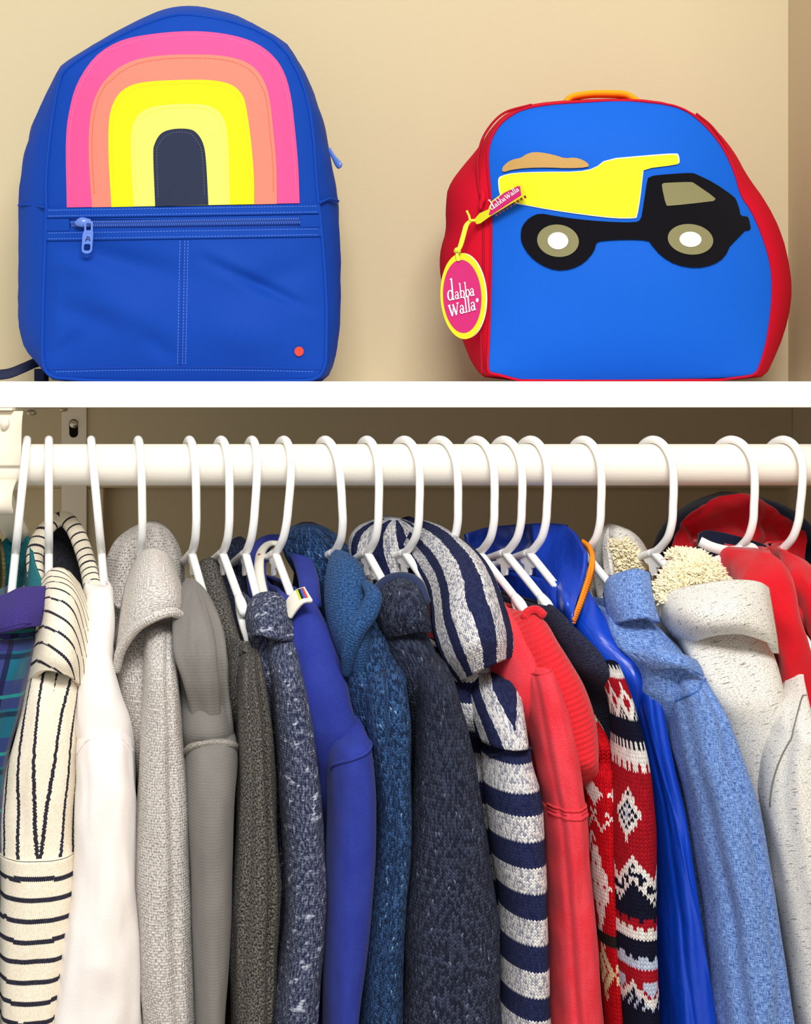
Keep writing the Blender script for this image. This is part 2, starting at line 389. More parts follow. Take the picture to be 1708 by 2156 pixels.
def nylon(name, c, rough=0.34):
    b = NB(name); _, u, v = b.uv(); a = b.noise(b.vec(b.ma('MULTIPLY', u, 42.0), b.ma('MULTIPLY', v, 18.0)), 1.0, 4.0, .6); b.bump(a, .35, .006); return b.done(H(c), rough, .5)
def canvas(name, c, c2=None, bump=.25):
    b = NB(name); g = b.n('ShaderNodeTexCoord').outputs['Object']; a = b.noise(g, 1100.0, 2.0); b.bump(a, bump, .0005); return b.done(b.mix(b.rng(a, .3, .7, 0, .25), H(c), H(c2 or c)), .7, .14, 0.0)
def paint(name, c, rough=.7, bump=.12, sc=260.0, spec=.3):
    b = NB(name); g = b.n('ShaderNodeTexCoord').outputs['Object']; b.bump(b.noise(g, sc, 3.0), bump, .0012); return b.done(H(c), rough, spec)
M = {}
M['wall'] = paint('beige_wall_paint', '#d0c19e', .75, .22, 210.0)
M['wood'] = paint('white_shelf_paint', '#f3f2ee', .45, .05, 90.0)
def rodmat():
    b = NB('white_rod_paint'); g = b.n('ShaderNodeTexCoord').outputs['Object']; q = b.n('ShaderNodeMapping'); b.t.links.new(g, q.inputs[0]); q.inputs['Scale'].default_value = (60, 900, 900)
    a = b.noise(q.outputs[0], 1.0, 3.0); b.bump(a, .22, .0006); return b.done(H('#f6efe2'), .42, .4)
M['rod'] = rodmat()
M['plastic'] = plain('white_hanger_plastic', '#fdfcfa', .32, .45)
M['steel_paint'] = plain('cream_bracket_paint', '#efe6d2', .4, .45)
M['chrome'] = plain('screw_metal', '#c9c2b4', .25, .5, 1.0)
M['dark'] = plain('dark_hole', '#1c1712', .9, .1)

# ------------------------------------------------------------------ the closet
def structure(o): o['kind'] = 'structure'; return o
XR = 0.3674
structure(box('floor', (-1.6, -1.2, -0.05), (1.6, YW + .1, 0.0), paint('closet_floor', '#b59f82', .6)))
structure(box('wall_back', (-1.5, YW, 0.0), (XR + .1, YW + .1, 2.75), M['wall']))
structure(box('wall_right', (XR, 0.72, 0.0), (XR + .1, YW, 2.75), M['wall']))
zt = P(0, 803, 1.25).z; zb = P(0, 858, 1.25).z
structure(box('trim_1', (-1.5, YW - .018, P(0, 1027, YW - .018).z), (XR, YW, zb), M['wall'], bev=.001))
structure(box('trim_2', (P(96, 0, YW - .018).x, YW - .016, 0.6), (P(217, 0, YW - .018).x, YW, P(0, 1027, YW - .018).z - .0002), M['wall'], bev=.001))
tag(box('shelf', (-1.5, 1.25, zb), (XR, YW, zt), M['wood'], bev=.0012), 'long white painted shelf holding the two backpacks', 'shelf')
RZ = P(0, 978.5, YR).z; RR = 0.0162
tag(tube('closet_rod', [Vector((-1.5, YR, RZ)), Vector((-.5, YR, RZ)), Vector((XR, YR, RZ))], RR, M['rod'], n=40, steps=20), 'thick white painted wooden closet rod under the shelf', 'rod')
# shelf and rod bracket
def bracket():
    t = thing('shelf_bracket', 'cream metal shelf and rod bracket holding the rod at left', 'bracket'); m = M['steel_paint']
    xb = P(156, 0, YW - .02).x; yf = YW - .0185
    box('wall_plate', (xb - .0118, yf - .002, P(0, 1330, yf).z), (xb + .0118, yf, zb - .0004), m, t, .0004)
    box('shelf_plate', (xb - .0118, YR - .02, zb - .0022), (xb + .0118, yf - .002, zb - .0002), m, t, .0004)
    # diagonal brace, a pressed channel curving from the rod cradle back to the wall plate
    path = [Vector((xb, YR - .012, RZ - .022)), Vector((xb, YR + .03, RZ - .05)), Vector((xb, YR + .12, RZ - .095)), Vector((xb, yf - .06, RZ - .135)), Vector((xb, yf - .004, RZ - .19))]
    tube('brace', path, .0062, m, t, n=10, steps=30, flat=1.7)
    # front face above the rod and the cradle below it
    def strip(name, prof, w, th=.0016):
        V = []; Fc = []; pts = [crs(prof, i / 26) for i in range(27)]
        for p in pts:
            V += [p + Vector((-w, 0, 0)), p + Vector((w, 0, 0))]
        for i in range(26): Fc.append((2 * i, 2 * i + 1, 2 * i + 3, 2 * i + 2))
        o = obj(name, V, Fc, m, t); md = o.modifiers.new('thickness', 'SOLIDIFY'); md.thickness = th; md.offset = 0; return o
    strip('front_plate', [Vector((xb, YR - .012, zb - .003)), Vector((xb, YR - .016, zb - .012)), Vector((xb, YR - .0185, RZ + .012)), Vector((xb, YR - .0185, RZ))], .0185)
    h = obj('front_tab', [], [], m, t)
    bpy.data.objects.remove(h)
    tube('front_tab', [P(12, 882, YR - .018), P(10, 892, YR - .02), P(8, 902, YR - .0195)], [.003, .0036, .0022], m, t, n=8)
    cr = [Vector((xb, YR + .0185 * math.cos(a) * 1.0, RZ + .0185 * math.sin(a))) for a in [math.radians(q) for q in (-10, -40, -75, -110, -140)]]
    strip('rod_cradle', cr + [Vector((xb, YR - .024, RZ - .016)), Vector((xb, YR - .03, RZ - .022)), Vector((xb, YR - .031, RZ - .031)), Vector((xb, YR - .024, RZ - .036))], .0145, .003)
    # screws
    def screw(name, c, axis, r=.004):
        bm = bmesh.new(); bmesh.ops.create_uvsphere(bm, u_segments=16, v_segments=10, radius=r)
        for v in bm.verts:
            if axis == 'y': v.co.y *= .55
            else: v.co.z *= .55
            v.co += c
        me = bpy.data.meshes.new(name); bm.to_mesh(me); bm.free(); me.materials.append(M['chrome']); me.polygons.foreach_set('use_smooth', [True] * len(me.polygons))
        o = bpy.data.objects.new(name, me); COL.objects.link(o); o.parent = t; return o
    slot = []
    c = P(155, 903, yf - .0021)
    ring = [(math.cos(a) * .0042, math.sin(a) * .0042 + (.005 if math.sin(a) > 0 else -.004)) for a in [2 * math.pi * i / 24 for i in range(24)]]
    obj('slot', [c + Vector((x, -.0002, z)) for x, z in ring] + [c + Vector((x, .0004, z)) for x, z in ring], [tuple(range(24))[::-1]] + [(i, (i + 1) % 24, 24 + (i + 1) % 24, 24 + i) for i in range(24)], M['dark'], t, smooth=False)
    screw('screw', P(155, 893, yf - .003), 'y')
    screw('screw', P(66, 869, YR + .06), 'z', .0045); screw('screw', P(133, 862, YW - .07), 'z', .0045)
bracket()

# ------------------------------------------------------------------ hangers
def hanger(hx, label, th=0.24, lean=0.0, half=0.088, pitch=0.12, hk=0.0275):
    """tubular plastic hanger over the rod at pixel column hx of the rod; local u runs towards the room"""
    t = thing('clothes_hanger', label, 'hanger', 'white plastic hangers on the rod')
    X0 = (hx - CX) / F * YR; zt_ = RZ + RR + .0034
    du = Vector((math.sin(th), -math.cos(th), 0)); dl = Vector((math.cos(th), math.sin(th), 0))
    L = lambda u, z: Vector((X0, YR, 0)) + du * u + dl * (lean * (zt_ - z)) + Vector((0, 0, z))
    zn = RZ + RR - 0.0845; R = hk; zc = zt_ - R
    A = lambda u, d: L(u, zn - d - u * pitch)
    hook = [L(-R, zc + .003)] + [L(-R * math.cos(a), zc + R * math.sin(a)) for a in [math.radians(q) for q in (15, 40, 65, 90, 115, 140, 165)]] + [L(R, zc - .010), L(R * .97, zc - .022), L(R * .93, zn + .026), L(R * .74, zn + .014), L(R * .42, zn + .006), L(R * .12, zn + .001), L(0, zn)]
    tube('hook', hook, .00325, M['plastic'], t, n=12, steps=70)
    parts = []
    for s in (1, -1):
        parts.append(tubedata([A(0, 0), A(s * .03, .0118), A(s * .058, .0230)], .0032, n=12, steps=14))
        parts.append(tubedata([A(s * .055, .0218), A(s * .064, .0256), A(s * .072, .0300)], [.0034, .0042, .0034], n=10, steps=8))
        parts.append(tubedata([A(s * .055, .0225), A(s * .060, .0325), A(s * .070, .0400), A(s * (half - .004), .0465), A(s * half, .0525), A(s * (half - .006), .0580), A(s * (half - .022), .0590)], .003, n=12, steps=40))
    parts.append(tubedata([A(half - .023, .0590), A(0, .0590), A(-half + .023, .0590)], .0029, n=10, steps=10))
    V, Fc, UV = join(parts); obj('arms', V, Fc, M['plastic'], t, UV)
    # small web and strap nub under the neck
    w = .0011; prof = [(-.016, .004), (0, .0), (.016, .004), (.010, .010), (.005, .0105), (.0035, .017), (0, .0185), (-.0035, .017), (-.005, .0105), (-.010, .010)]
    k = len(prof); V = [A(u, d) + dl * w for u, d in prof] + [A(u, d) - dl * w for u, d in prof]
    obj('neck_web', V, [tuple(range(k))[::-1], tuple(range(k, 2 * k))] + [(i, (i + 1) % k, k + (i + 1) % k, k + i) for i in range(k)], M['plastic'], t, smooth=False)
    return t

# ------------------------------------------------------------------ backpacks: shared tools
def resample(poly, n, c, start=math.pi / 2):
    """closed px outline -> n points by angle about c"""
    out = []
    m = len(poly)
    for i in range(n):
        a = start + 2 * math.pi * i / n; d = (math.cos(a), math.sin(a)); best = None
        for k in range(m):
            (x0, y0), (x1, y1) = poly[k], poly[(k + 1) % m]
            ex, ey = x1 - x0, y1 - y0; den = d[0] * ey - d[1] * ex
            if abs(den) < 1e-9: continue
            s = ((x0 - c[0]) * ey - (y0 - c[1]) * ex) / den; q = ((x0 - c[0]) * d[1] - (y0 - c[1]) * d[0]) / den
            if s > 0 and -1e-6 <= q <= 1 + 1e-6 and (best is None or s > best): best = s
        out.append((c[0] + d[0] * best, c[1] + d[1] * best))
    return out
def smooth_poly(poly, it=2):
    for _ in range(it):
        q = []
        for k in range(len(poly)):
            a, b = poly[k], poly[(k + 1) % len(poly)]
            q += [(a[0] * .75 + b[0] * .25, a[1] * .75 + b[1] * .25), (a[0] * .25 + b[0] * .75, a[1] * .25 + b[1] * .75)]
        poly = q
    return poly
ZSH = zt + 0.0004
def PB(px, py, Y):
    p = P(px, py, Y); p.z = max(p.z, ZSH); return p
def spans(poly, py):
    xs = []
    for k in range(len(poly)):
        (x0, y0), (x1, y1) = poly[k], poly[(k + 1) % len(poly)]
        if (y0 <= py < y1) or (y1 <= py < y0): xs.append(x0 + (py - y0) / (y1 - y0) * (x1 - x0))
    return sorted(xs)
def applique(name, poly, depth, off, mat, parent, thick=.0009, side=None, step=5.0):
    """flat fabric shape laid on a curved panel: triangulated px outline, offset towards the room, with real edges"""
    bm = bmesh.new(); vs = [bm.verts.new((x, y, 0)) for x, y in poly]; f = bm.faces.new(vs)
    bmesh.ops.triangulate(bm, faces=[f])
    xs = [q[0] for q in poly]; ys = [q[1] for q in poly]
    for ax, lo, hi in ((0, min(xs), max(xs)), (1, min(ys), max(ys))):
        k = lo + step * 4
        while k < hi:
            co = (k, 0, 0) if ax == 0 else (0, k, 0); no = (1, 0, 0) if ax == 0 else (0, 1, 0)
            bmesh.ops.bisect_plane(bm, geom=bm.verts[:] + bm.edges[:] + bm.faces[:], plane_co=co, plane_no=no); k += step * 4
    bmesh.ops.recalc_face_normals(bm, faces=bm.faces)
    for v in bm.verts: v.co = PB(v.co.x, v.co.y, depth(v.co.x, v.co.y) - off)
    for fc in bm.faces:
        if fc.normal.y > 0: pass
    bm.normal_update()
    if sum(fc.normal.y * fc.calc_area() for fc in bm.faces) > 0: bmesh.ops.reverse_faces(bm, faces=bm.faces)
    # extrude back to give the cloth its cut edge
    r = bmesh.ops.extrude_face_region(bm, geom=bm.faces[:], use_keep_orig=True)
    nv = [g for g in r['geom'] if isinstance(g, bmesh.types.BMVert)]
    for v in nv: v.co.y -= thick
    bmesh.ops.recalc_face_normals(bm, faces=bm.faces)
    me = bpy.data.meshes.new(name); bm.to_mesh(me); bm.free(); me.materials.append(mat)
    if side:
        me.materials.append(side)
        for p in me.polygons:
            if abs(p.normal.y) < .6: p.material_index = 1
    o = bpy.data.objects.new(name, me); COL.objects.link(o); o.parent = parent; return o
def panel(name, poly, depth, mat, parent, rows=80, cols=60, y0=None, y1=None):
    ys = [q[1] for q in poly]; a = y0 if y0 is not None else min(ys) + .4; b = y1 if y1 is not None else max(ys) - .4
    V = []; Fc = []
    for j in range(rows + 1):
        py = a + (b - a) * j / rows; s = spans(poly, min(max(py, min(ys) + .3), max(ys) - .3)); l, r = s[0], s[-1]
        for i in range(cols + 1):
            x = l + (r - l) * i / cols; V.append(PB(x, py, depth(x, py)))
    for j in range(rows):
        for i in range(cols):
            k = j * (cols + 1) + i; Fc.append((k, k + cols + 1, k + cols + 2, k + 1))
    return obj(name, V, Fc, mat, parent)
def layers(name, polys, mat, parent, n=150, c=(380, 430), capback=True, mats=None, fmi=None, fold=0.0, seed=0.0):
    V = []; Fc = []; fm = []
    for poly, Y in polys:
        for i, (x, y) in enumerate(resample(poly, n, c)):
            YY = Y(x, y) if callable(Y) else Y
            if fold and 0 < len(V) // n < len(polys) - 1:
                k = nz(x / 60 + seed, y / 60, YY * 30) * fold; x += (x - c[0]) / 300 * k; y += (y - c[1]) / 300 * k * .4
            V.append(PB(x, y, YY))
    L = len(polys)
    for j in range(L - 1):
        for i in range(n):
            k = (i + 1) % n; Fc.append((j * n + i, j * n + k, (j + 1) * n + k, (j + 1) * n + i)); fm.append(0)
    if capback: Fc.append(tuple((L - 1) * n + i for i in range(n))); fm.append(0)
    return obj(name, V, Fc, mat, parent)
def bulge(poly, top, bot, Y0, amp, creases=(), pw=4):
    pp = poly
    def d(x, y):
        s = spans(pp, min(max(y, top + 1), bot - 1)); l, r = (s[0], s[-1]) if len(s) >= 2 else (x - 1, x + 1)
        q = 2 * (x - l) / max(r - l, 1) - 1; t = 2 * (y - top) / (bot - top) - 1
        q = min(1, abs(q)); t = min(1, abs(t)); v = Y0 - amp * (1 - q ** pw) * (1 - t ** (pw + 2))
        for (x0, y0, x1, y1, w, am) in creases:
            ex, ey = x1 - x0, y1 - y0; L2 = ex * ex + ey * ey; k = min(1, max(0, ((x - x0) * ex + (y - y0) * ey) / L2))
            dd = math.hypot(x - x0 - ex * k, y - y0 - ey * k); v += am * math.exp(-(dd / w) ** 2) * math.sin(math.pi * (0.08 + .84 * k)) * (1 - q ** 8) * (1 - t ** 12)
        return v
    return d
def px_path(pts, depth, off): return [PB(x, y, depth(x, y) - off) for x, y in pts]
def disc(name, cx, cy, rx, ry, depth, off, mat, parent, thick=.0009, rot=0.0, n=40, side=None):
    return applique(name, [(cx + rx * math.cos(a) * math.cos(rot) - ry * math.sin(a) * math.sin(rot), cy + rx * math.cos(a) * math.sin(rot) + ry * math.sin(a) * math.cos(rot)) for a in [2 * math.pi * i / n for i in range(n)]], depth, off, mat, parent, thick, side)

# ------------------------------------------------------------------ rainbow backpack
def rainbow_bag():
    t = thing('backpack', 'royal blue backpack with a rainbow on its front, left on the shelf', 'backpack', 'backpacks on the shelf')
    blue = canvas('royal_blue_canvas', '#0a40a4', '#124ab2', .25); thread = plain('blue_thread', '#5f8be6', .8, .2); dark = canvas('navy_webbing', '#2a3048'); dblue = canvas('blue_tape', '#16409f')
    sil = [(395, 808), (107, 806), (88, 777), (40, 722), (39, 560), (41, 432), (42, 383), (58, 294), (88, 215), (116, 162), (133, 133), (187, 100), (267, 53), (343, 20), (392, 12), (445, 18), (512, 38), (596, 84), (632, 133), (672, 222), (694, 311), (706, 385), (712, 432), (717, 534), (716, 668), (711, 730), (699, 779), (682, 800), (663, 807)]
    fr = [(395, 804), (112, 799), (93, 778), (89, 757), (91, 623), (96, 498), (98, 436), (96, 378), (107, 267), (125, 160), (150, 136), (187, 111), (276, 62), (356, 32), (400, 29), (512, 49), (596, 93), (641, 178), (659, 267), (668, 409), (676, 467), (688, 623), (687, 750), (683, 778), (668, 797), (650, 801)]
    fr = smooth_poly(fr, 1); sil = smooth_poly(sil, 1)
    cre = [(a, b_, c, d, w, am * 1.7) for a, b_, c, d, w, am in [(430, 545, 660, 655, 14, .0035), (415, 520, 560, 610, 26, -.002), (110, 512, 385, 585, 30, .004), (100, 640, 260, 690, 26, .0025), (95, 560, 220, 560, 20, -.002), (500, 610, 670, 560, 30, .002), (110, 760, 180, 690, 14, .0025), (180, 620, 340, 690, 45, -.0035), (420, 690, 600, 720, 50, -.003), (120, 560, 110, 740, 16, -.002), (300, 700, 370, 760, 20, .002)]]
    D = bulge(fr, 28, 806, 1.350, .020, cre)
    shr = [(380 + (x - 380) * .965, 420 + (y - 420) * .985) for x, y in sil]
    mid = [(x * .5 + a * .5, y * .5 + b * .5) for (x, y), (a, b) in zip(resample(fr, 150, (380, 430)), resample(sil, 150, (380, 430)))]
    layers('body', [(fr, 1.3505), (mid, 1.358), (sil, 1.378), (sil, 1.400), (sil, 1.425), (shr, 1.447), (shr, 1.452)], blue, t, fold=5.0)
    # front: upper panel, lower pocket
    panel('front_panel', fr, D, blue, t, 64, 64, None, 462)
    panel('front_pocket', fr, D, blue, t, 74, 90, 480, None)
    pip = resample(fr, 120, (380, 430)); path = [PB(x, y, 1.3495) for x, y in pip + pip[:1]]
    tube('piping', path, .0016, blue, t, n=8, steps=360, cap=False)
    # arches
    arches = [('pink', '#ee528f', [(141, 437), (139, 300), (147, 230), (165, 172), (203, 118), (255, 86), (320, 72), (400, 66), (470, 71), (530, 87), (572, 115), (598, 152), (613, 205), (622, 280), (628, 350), (631, 428)]),
        ('salmon', '#ec8270', [(194, 436.5), (187, 330), (190, 250), (205, 195), (235, 155), (275, 130), (330, 118), (400, 115), (470, 118), (520, 132), (550, 160), (567, 205), (576, 280), (582, 350), (583, 429.5)]),
        ('yellow', '#ebe71c', [(235, 436), (229, 330), (230, 255), (240, 215), (262, 188), (300, 174), (370, 169), (440, 169), (485, 178), (510, 200), (520, 235), (530, 310), (535, 380), (535, 430)]),
        ('pale_yellow', '#ebe76a', [(282, 435), (276, 330), (277, 280), (285, 252), (305, 232), (340, 222), (400, 219), (440, 223), (465, 240), (477, 270), (482, 330), (484, 431)]),
        ('charcoal', '#293046', [(327, 434.5), (323, 330), (326, 303), (340, 281), (365, 272), (398, 272), (415, 281), (428, 303), (434, 340), (439, 431)])]
    tcs = {'pink': '#ff8fc0', 'salmon': '#e2543c', 'yellow': '#e8c63a', 'pale_yellow': '#f0ea40', 'charcoal': '#6b7490'}
    for k, (nm, c, pl) in enumerate(arches):
        V = [Vector((x, y, 0)) for x, y in pl]; fine = [crs(V, i / 48) for i in range(49)]; fine = [(p.x, p.y) for p in fine]
        a = applique('rainbow_band', fine, D, .0006 + k * .0006, canvas(nm + '_canvas', c, c, .12), t, .0006, step=6.0); a['label'] = nm.replace('_', ' ') + ' arch of the rainbow'
        cxm = sum(p[0] for p in fine) / len(fine); ins = [(x + (7 if x < cxm else -7) * min(1, abs(x - cxm) / 40), y + (7 if y < 300 and abs(x - cxm) < 170 else 2)) for x, y in fine]
        dashes('stitching', px_path(ins[1:-1], D, .0014 + k * .0006), plain(nm + '_thread', tcs[nm], .8, .2), a, .0024, .55, .00022)
    # zip bands (they rise slightly to the right), tape and teeth
    sl = lambda x, y: y - (x - 100) / 580 * 9
    def band(name, x0, x1, y0, y1, off, mat, th=.0009): return applique(name, [(x0 + (x1 - x0) * i / 30, sl(x0 + (x1 - x0) * i / 30, y0)) for i in range(31)] + [(x1 - (x1 - x0) * i / 30, sl(x1 - (x1 - x0) * i / 30, y1)) for i in range(31)], D, off, mat, t, th)
    band('zip_tape', 98, 676, 456, 492, -.002, dblue, .0008)
    b1 = band('zip_flap', 97, 674, 439, 459, .0002, blue, .0016); b2 = band('zip_facing', 95, 678, 488, 507, .0002, blue, .0014)
    for o, ys in ((b1, (443, 455)), (b2, (491, 503))):
        for y in ys: dashes('stitching', [PB(x, sl(x, y), D(x, sl(x, y)) - (.0021 if o is b1 else .0019)) for x in [102 + 568 * i / 24 for i in range(25)]], thread, o, .0026, .6, .00028)
    e1 = band('zip_end', 98, 146, 461, 487, .0002, blue, .0008); band('zip_end', 632, 676, 461, 487, .0002, blue, .0008)
    parts = []; x = 150; tm = plain('zip_teeth_blue', '#3a66c8', .4, .5)
    while x < 630:
        for dy, sh in ((-3.4, 0), (3.4, 1.9)):
            y = sl(x, 473) + dy; p = PB(x + sh, y, D(x, y) - .0006); parts.append(tubedata([p + Vector((0, 0, .0012)), p - Vector((0, 0, .0012))], .00055, n=5, steps=1))
        x += 3.8
    V, Fc, UV = join(parts); obj('zip_teeth', V, Fc, tm, t, UV)
    # slider and pull
    metal = plain('enamelled_zip_blue', '#5b7fd4', .3, .6)
    dY = D(180, 480) - .004
    tube('zip_slider', [P(160, 470, dY + .001), P(172, 468, dY - .001), P(190, 469, dY)], [.0022, .0042, .0032], metal, t, n=12, flat=.7)
    pull = bpy.data.objects.new('zip_pull', None); COL.objects.link(pull); pull.parent = t; pull.empty_display_size = .01
    def ringp(o, pl, hole, off, th):
        bm = bmesh.new(); n = len(pl)
        A = [bm.verts.new(P(x, y, dY - off)) for x, y in pl]; B = [bm.verts.new(P(x, y, dY - off)) for x, y in hole]
        for i in range(n): bm.faces.new((A[i], A[(i + 1) % n], B[(i + 1) % n], B[i]))
        r = bmesh.ops.extrude_face_region(bm, geom=bm.faces[:])
        for v in r['geom']:
            if isinstance(v, bmesh.types.BMVert): v.co.y -= th
        bmesh.ops.recalc_face_normals(bm, faces=bm.faces); me = bpy.data.meshes.new(o); bm.to_mesh(me); bm.free(); me.materials.append(metal); ob = bpy.data.objects.new(o, me); COL.objects.link(ob); ob.parent = pull
    def rr(cx, cy, w, h, r, n=6):
        out = []
        for qx, qy, a0 in ((1, 1, 0), (-1, 1, 90), (-1, -1, 180), (1, -1, 270)):
            for i in range(n): a = math.radians(a0 + 90 * i / (n - 1)); out.append((cx + qx * (w - r) + r * math.cos(a), cy + qy * (h - r) + r * math.sin(a)))
        return out
    ringp('pull_loop', rr(187, 478, 9, 13, 5), rr(187, 478, 5, 8, 3), .0035, .0012)
    ringp('pull_tab', [(x - (y - 490) * .06, y) for x, y in rr(186, 510, 11, 24, 9)], [(x - (y - 490) * .06, y) for x, y in rr(186, 521, 7, 7, 4)], .0028, .0018)
    fp = [(x - (y - 490) * .06, y) for x, y in rr(186, 499, 10.5, 14, 4)]
    obj('pull_face', [P(x, y, dY - .0042) for x, y in fp] + [P(x, y, dY - .003) for x, y in fp], [tuple(range(24)), tuple(range(24, 48))[::-1]] + [(i, 24 + i, 24 + (i + 1) % 24, (i + 1) % 24) for i in range(24)], metal, pull, smooth=False)
    mk = plain('engraved_mark', '#1e3474', .6, .3)
    obj('engraved_mark', *join([tubedata([P(a, b, dY - .005), P(c, d, dY - .005)], .00035, n=5, steps=1) for a, b, c, d in ((180, 508, 184, 498), (184, 498, 188, 500), (188, 500, 189, 507), (183, 504, 189, 505))])[:2], mk, pull)
    # centre seam of the pocket and bottom band
    for dx, rad in ((-7, 0), (0, .0007), (3, 0), (10, 0)):
        line = [(386 + dx - (y - 505) * .019, y) for y in [507 + 262 * i / 20 for i in range(21)]]
        if rad: tube('pocket_seam', px_path(line, D, -.0001), rad, dblue, t, n=6, steps=40)
        else: dashes('stitching', px_path(line, D, .0002), thread, t, .0026, .6, .00028)
    bt = [(94 + 590 * i / 24, 777 - 4 * math.sin(math.pi * i / 24)) for i in range(25)]
    tube('bottom_seam', px_path(bt, D, -.0002), .0007, dblue, t, n=6, steps=60); dashes('stitching', px_path([(x, y + 6) for x, y in bt[1:-1]], D, .0002), thread, t, .0026, .6, .00026)
    bm_ = [(100 + 578 * i / 20, 805) for i in range(21)]
    # side pocket hems on both gussets
    for s, pts in ((-1, [(42, 433), (60, 431), (80, 434), (95, 437)]), (1, [(672, 428), (690, 420), (702, 421), (711, 424)])):
        cp = [PB(x, y, 1.3485 + (.028 if (s < 0) == (k < 2) else .004) * (1 if k in (0, 3) else .45)) for k, (x, y) in enumerate(pts)]
        if s > 0: cp = [PB(x, y, 1.3495 + .009 * k) for k, (x, y) in enumerate(pts)]
        else: cp = [PB(x, y, 1.376 - .0085 * k) for k, (x, y) in enumerate(pts)]
        tube('side_pocket_hem', [p + Vector((.0006 * s, -.002, 0)) for p in cp], .0012, blue, t, n=6)
    disc('rivet', 630, 740, 9.5, 10, D, .0004, plain('coral_rivet', '#f8402c', .35, .5), t, .0016)
    # pull of the main zip on the right gusset, strap trailing on the shelf, back pad
    tube('main_zip_pull', [P(693, 314, 1.405), P(702, 330, 1.402), P(712, 345, 1.399), P(717, 350, 1.398)], [.002, .0022, .0034, .003], metal, t, n=10, flat=.6)
    st = [PB(100, 770, 1.44), PB(80, 772, 1.425), PB(52, 784, 1.415), PB(20, 796, 1.41), PB(-20, 800, 1.41), PB(-60, 801, 1.415)]
    w = .0062
    V = []; Fc = []
    for i in range(31):
        p = crs(st, i / 30); tg = crs(st, min(1, i / 30 + .01)) - crs(st, max(0, i / 30 - .01)); up = Vector((tg.z, .0, -tg.x)).normalized(); up = up if up.z > 0 else -up
        V += [p - up * w * .0 + Vector((0, -.003, 0)), p + up * w * 1.3 + Vector((0, .003, 0))]
    for i in range(30): Fc.append((2 * i, 2 * i + 2, 2 * i + 3, 2 * i + 1))
    o = obj('shoulder_strap', V, Fc, dark, t); md = o.modifiers.new('thickness', 'SOLIDIFY'); md.thickness = .0018; md.offset = 0
    box('strap_anchor', (PB(78, 800, 1.43).x, 1.418, ZSH + .001), (PB(100, 800, 1.43).x, 1.436, ZSH + .012), dark, t, .001)
    layers('back_panel', [(shr, 1.4523), ([(380 + (x - 380) * .9, 420 + (y - 420) * .95) for x, y in sil], 1.458)], dark, t)
rainbow_bag()

# ------------------------------------------------------------------ truck backpack
def letter(ch):
    """strokes [(points, widths)] with x-height 1, drawn with a serif contrast"""
    def el(cx, cy, rx, ry, a0=0, a1=360, n=20, thin=.07, thick=.2): return ([(cx + rx * math.cos(math.radians(a0 + (a1 - a0) * i / n)), cy + ry * math.sin(math.radians(a0 + (a1 - a0) * i / n))) for i in range(n + 1)], [thin + (thick - thin) * abs(math.cos(math.radians(a0 + (a1 - a0) * i / n))) for i in range(n + 1)])
    ln = lambda x0, y0, x1, y1, w: ([(x0, y0), (x1, y1)], [w, w])
    if ch == 'l': return [ln(.22, 0, .22, 1.8, .19), ln(.02, .03, .42, .03, .09), ln(.02, 1.7, .24, 1.8, .1)], .5
    if ch == 'd': return [el(.4, .5, .32, .47), ln(.74, 0, .74, 2.1, .19), ln(.7, .04, .95, .04, .1), ln(.52, 2.0, .76, 2.1, .1)], 1.02
    if ch == 'b': return [el(.56, .5, .32, .47), ln(.22, .02, .22, 2.0, .18), ln(.02, 1.9, .24, 2.0, .1)], .98
    if ch == 'a': return [el(.34, .3, .24, .28), ln(.62, .04, .62, .72, .18), el(.38, .7, .24, .27, 0, 165, 10, .08, .16), ln(.58, .04, .84, .06, .1)], .88
    if ch == 'w': return [ln(.12, 1.0, .42, .02, .18), ln(.42, .02, .7, .95, .09), ln(.6, 1.0, .92, .02, .18), ln(.92, .02, 1.2, 1.0, .09), ln(0, 1.0, .3, 1.0, .08), ln(1.05, 1.0, 1.34, 1.0, .08)], 1.36
    return [el(.15, .15, .1, .1)], .3
def lettering(name, word, origin, ex, ez, nrm, mat, parent, scales=None, th=.0003):
    V = []; Fc = []; x = 0
    for k, ch in enumerate(word):
        st, adv = letter(ch); sc = scales[k] if scales else 1.0
        for pts, ws in st:
            b = len(V)
            for i, (px, py) in enumerate(pts):
                a = pts[max(i - 1, 0)]; c = pts[min(i + 1, len(pts) - 1)]; tx, ty = c[0] - a[0], c[1] - a[1]; l = math.hypot(tx, ty) or 1; nx, ny = -ty / l, tx / l
                for s in (-.5, .5): V.append(origin + ex * (x + (px + nx * ws[i] * s) * sc) + ez * ((py + ny * ws[i] * s) * sc) + nrm * (th + .00001 * (len(V) % 3)))
            m = len(pts)
            for i in range(m - 1): Fc.append((b + 2 * i, b + 2 * i + 2, b + 2 * i + 3, b + 2 * i + 1))
        x += adv * sc
    o = obj(name, V, Fc, mat, parent, smooth=False); md = o.modifiers.new('thickness', 'SOLIDIFY'); md.thickness = .00025; md.offset = 0
    return o, x
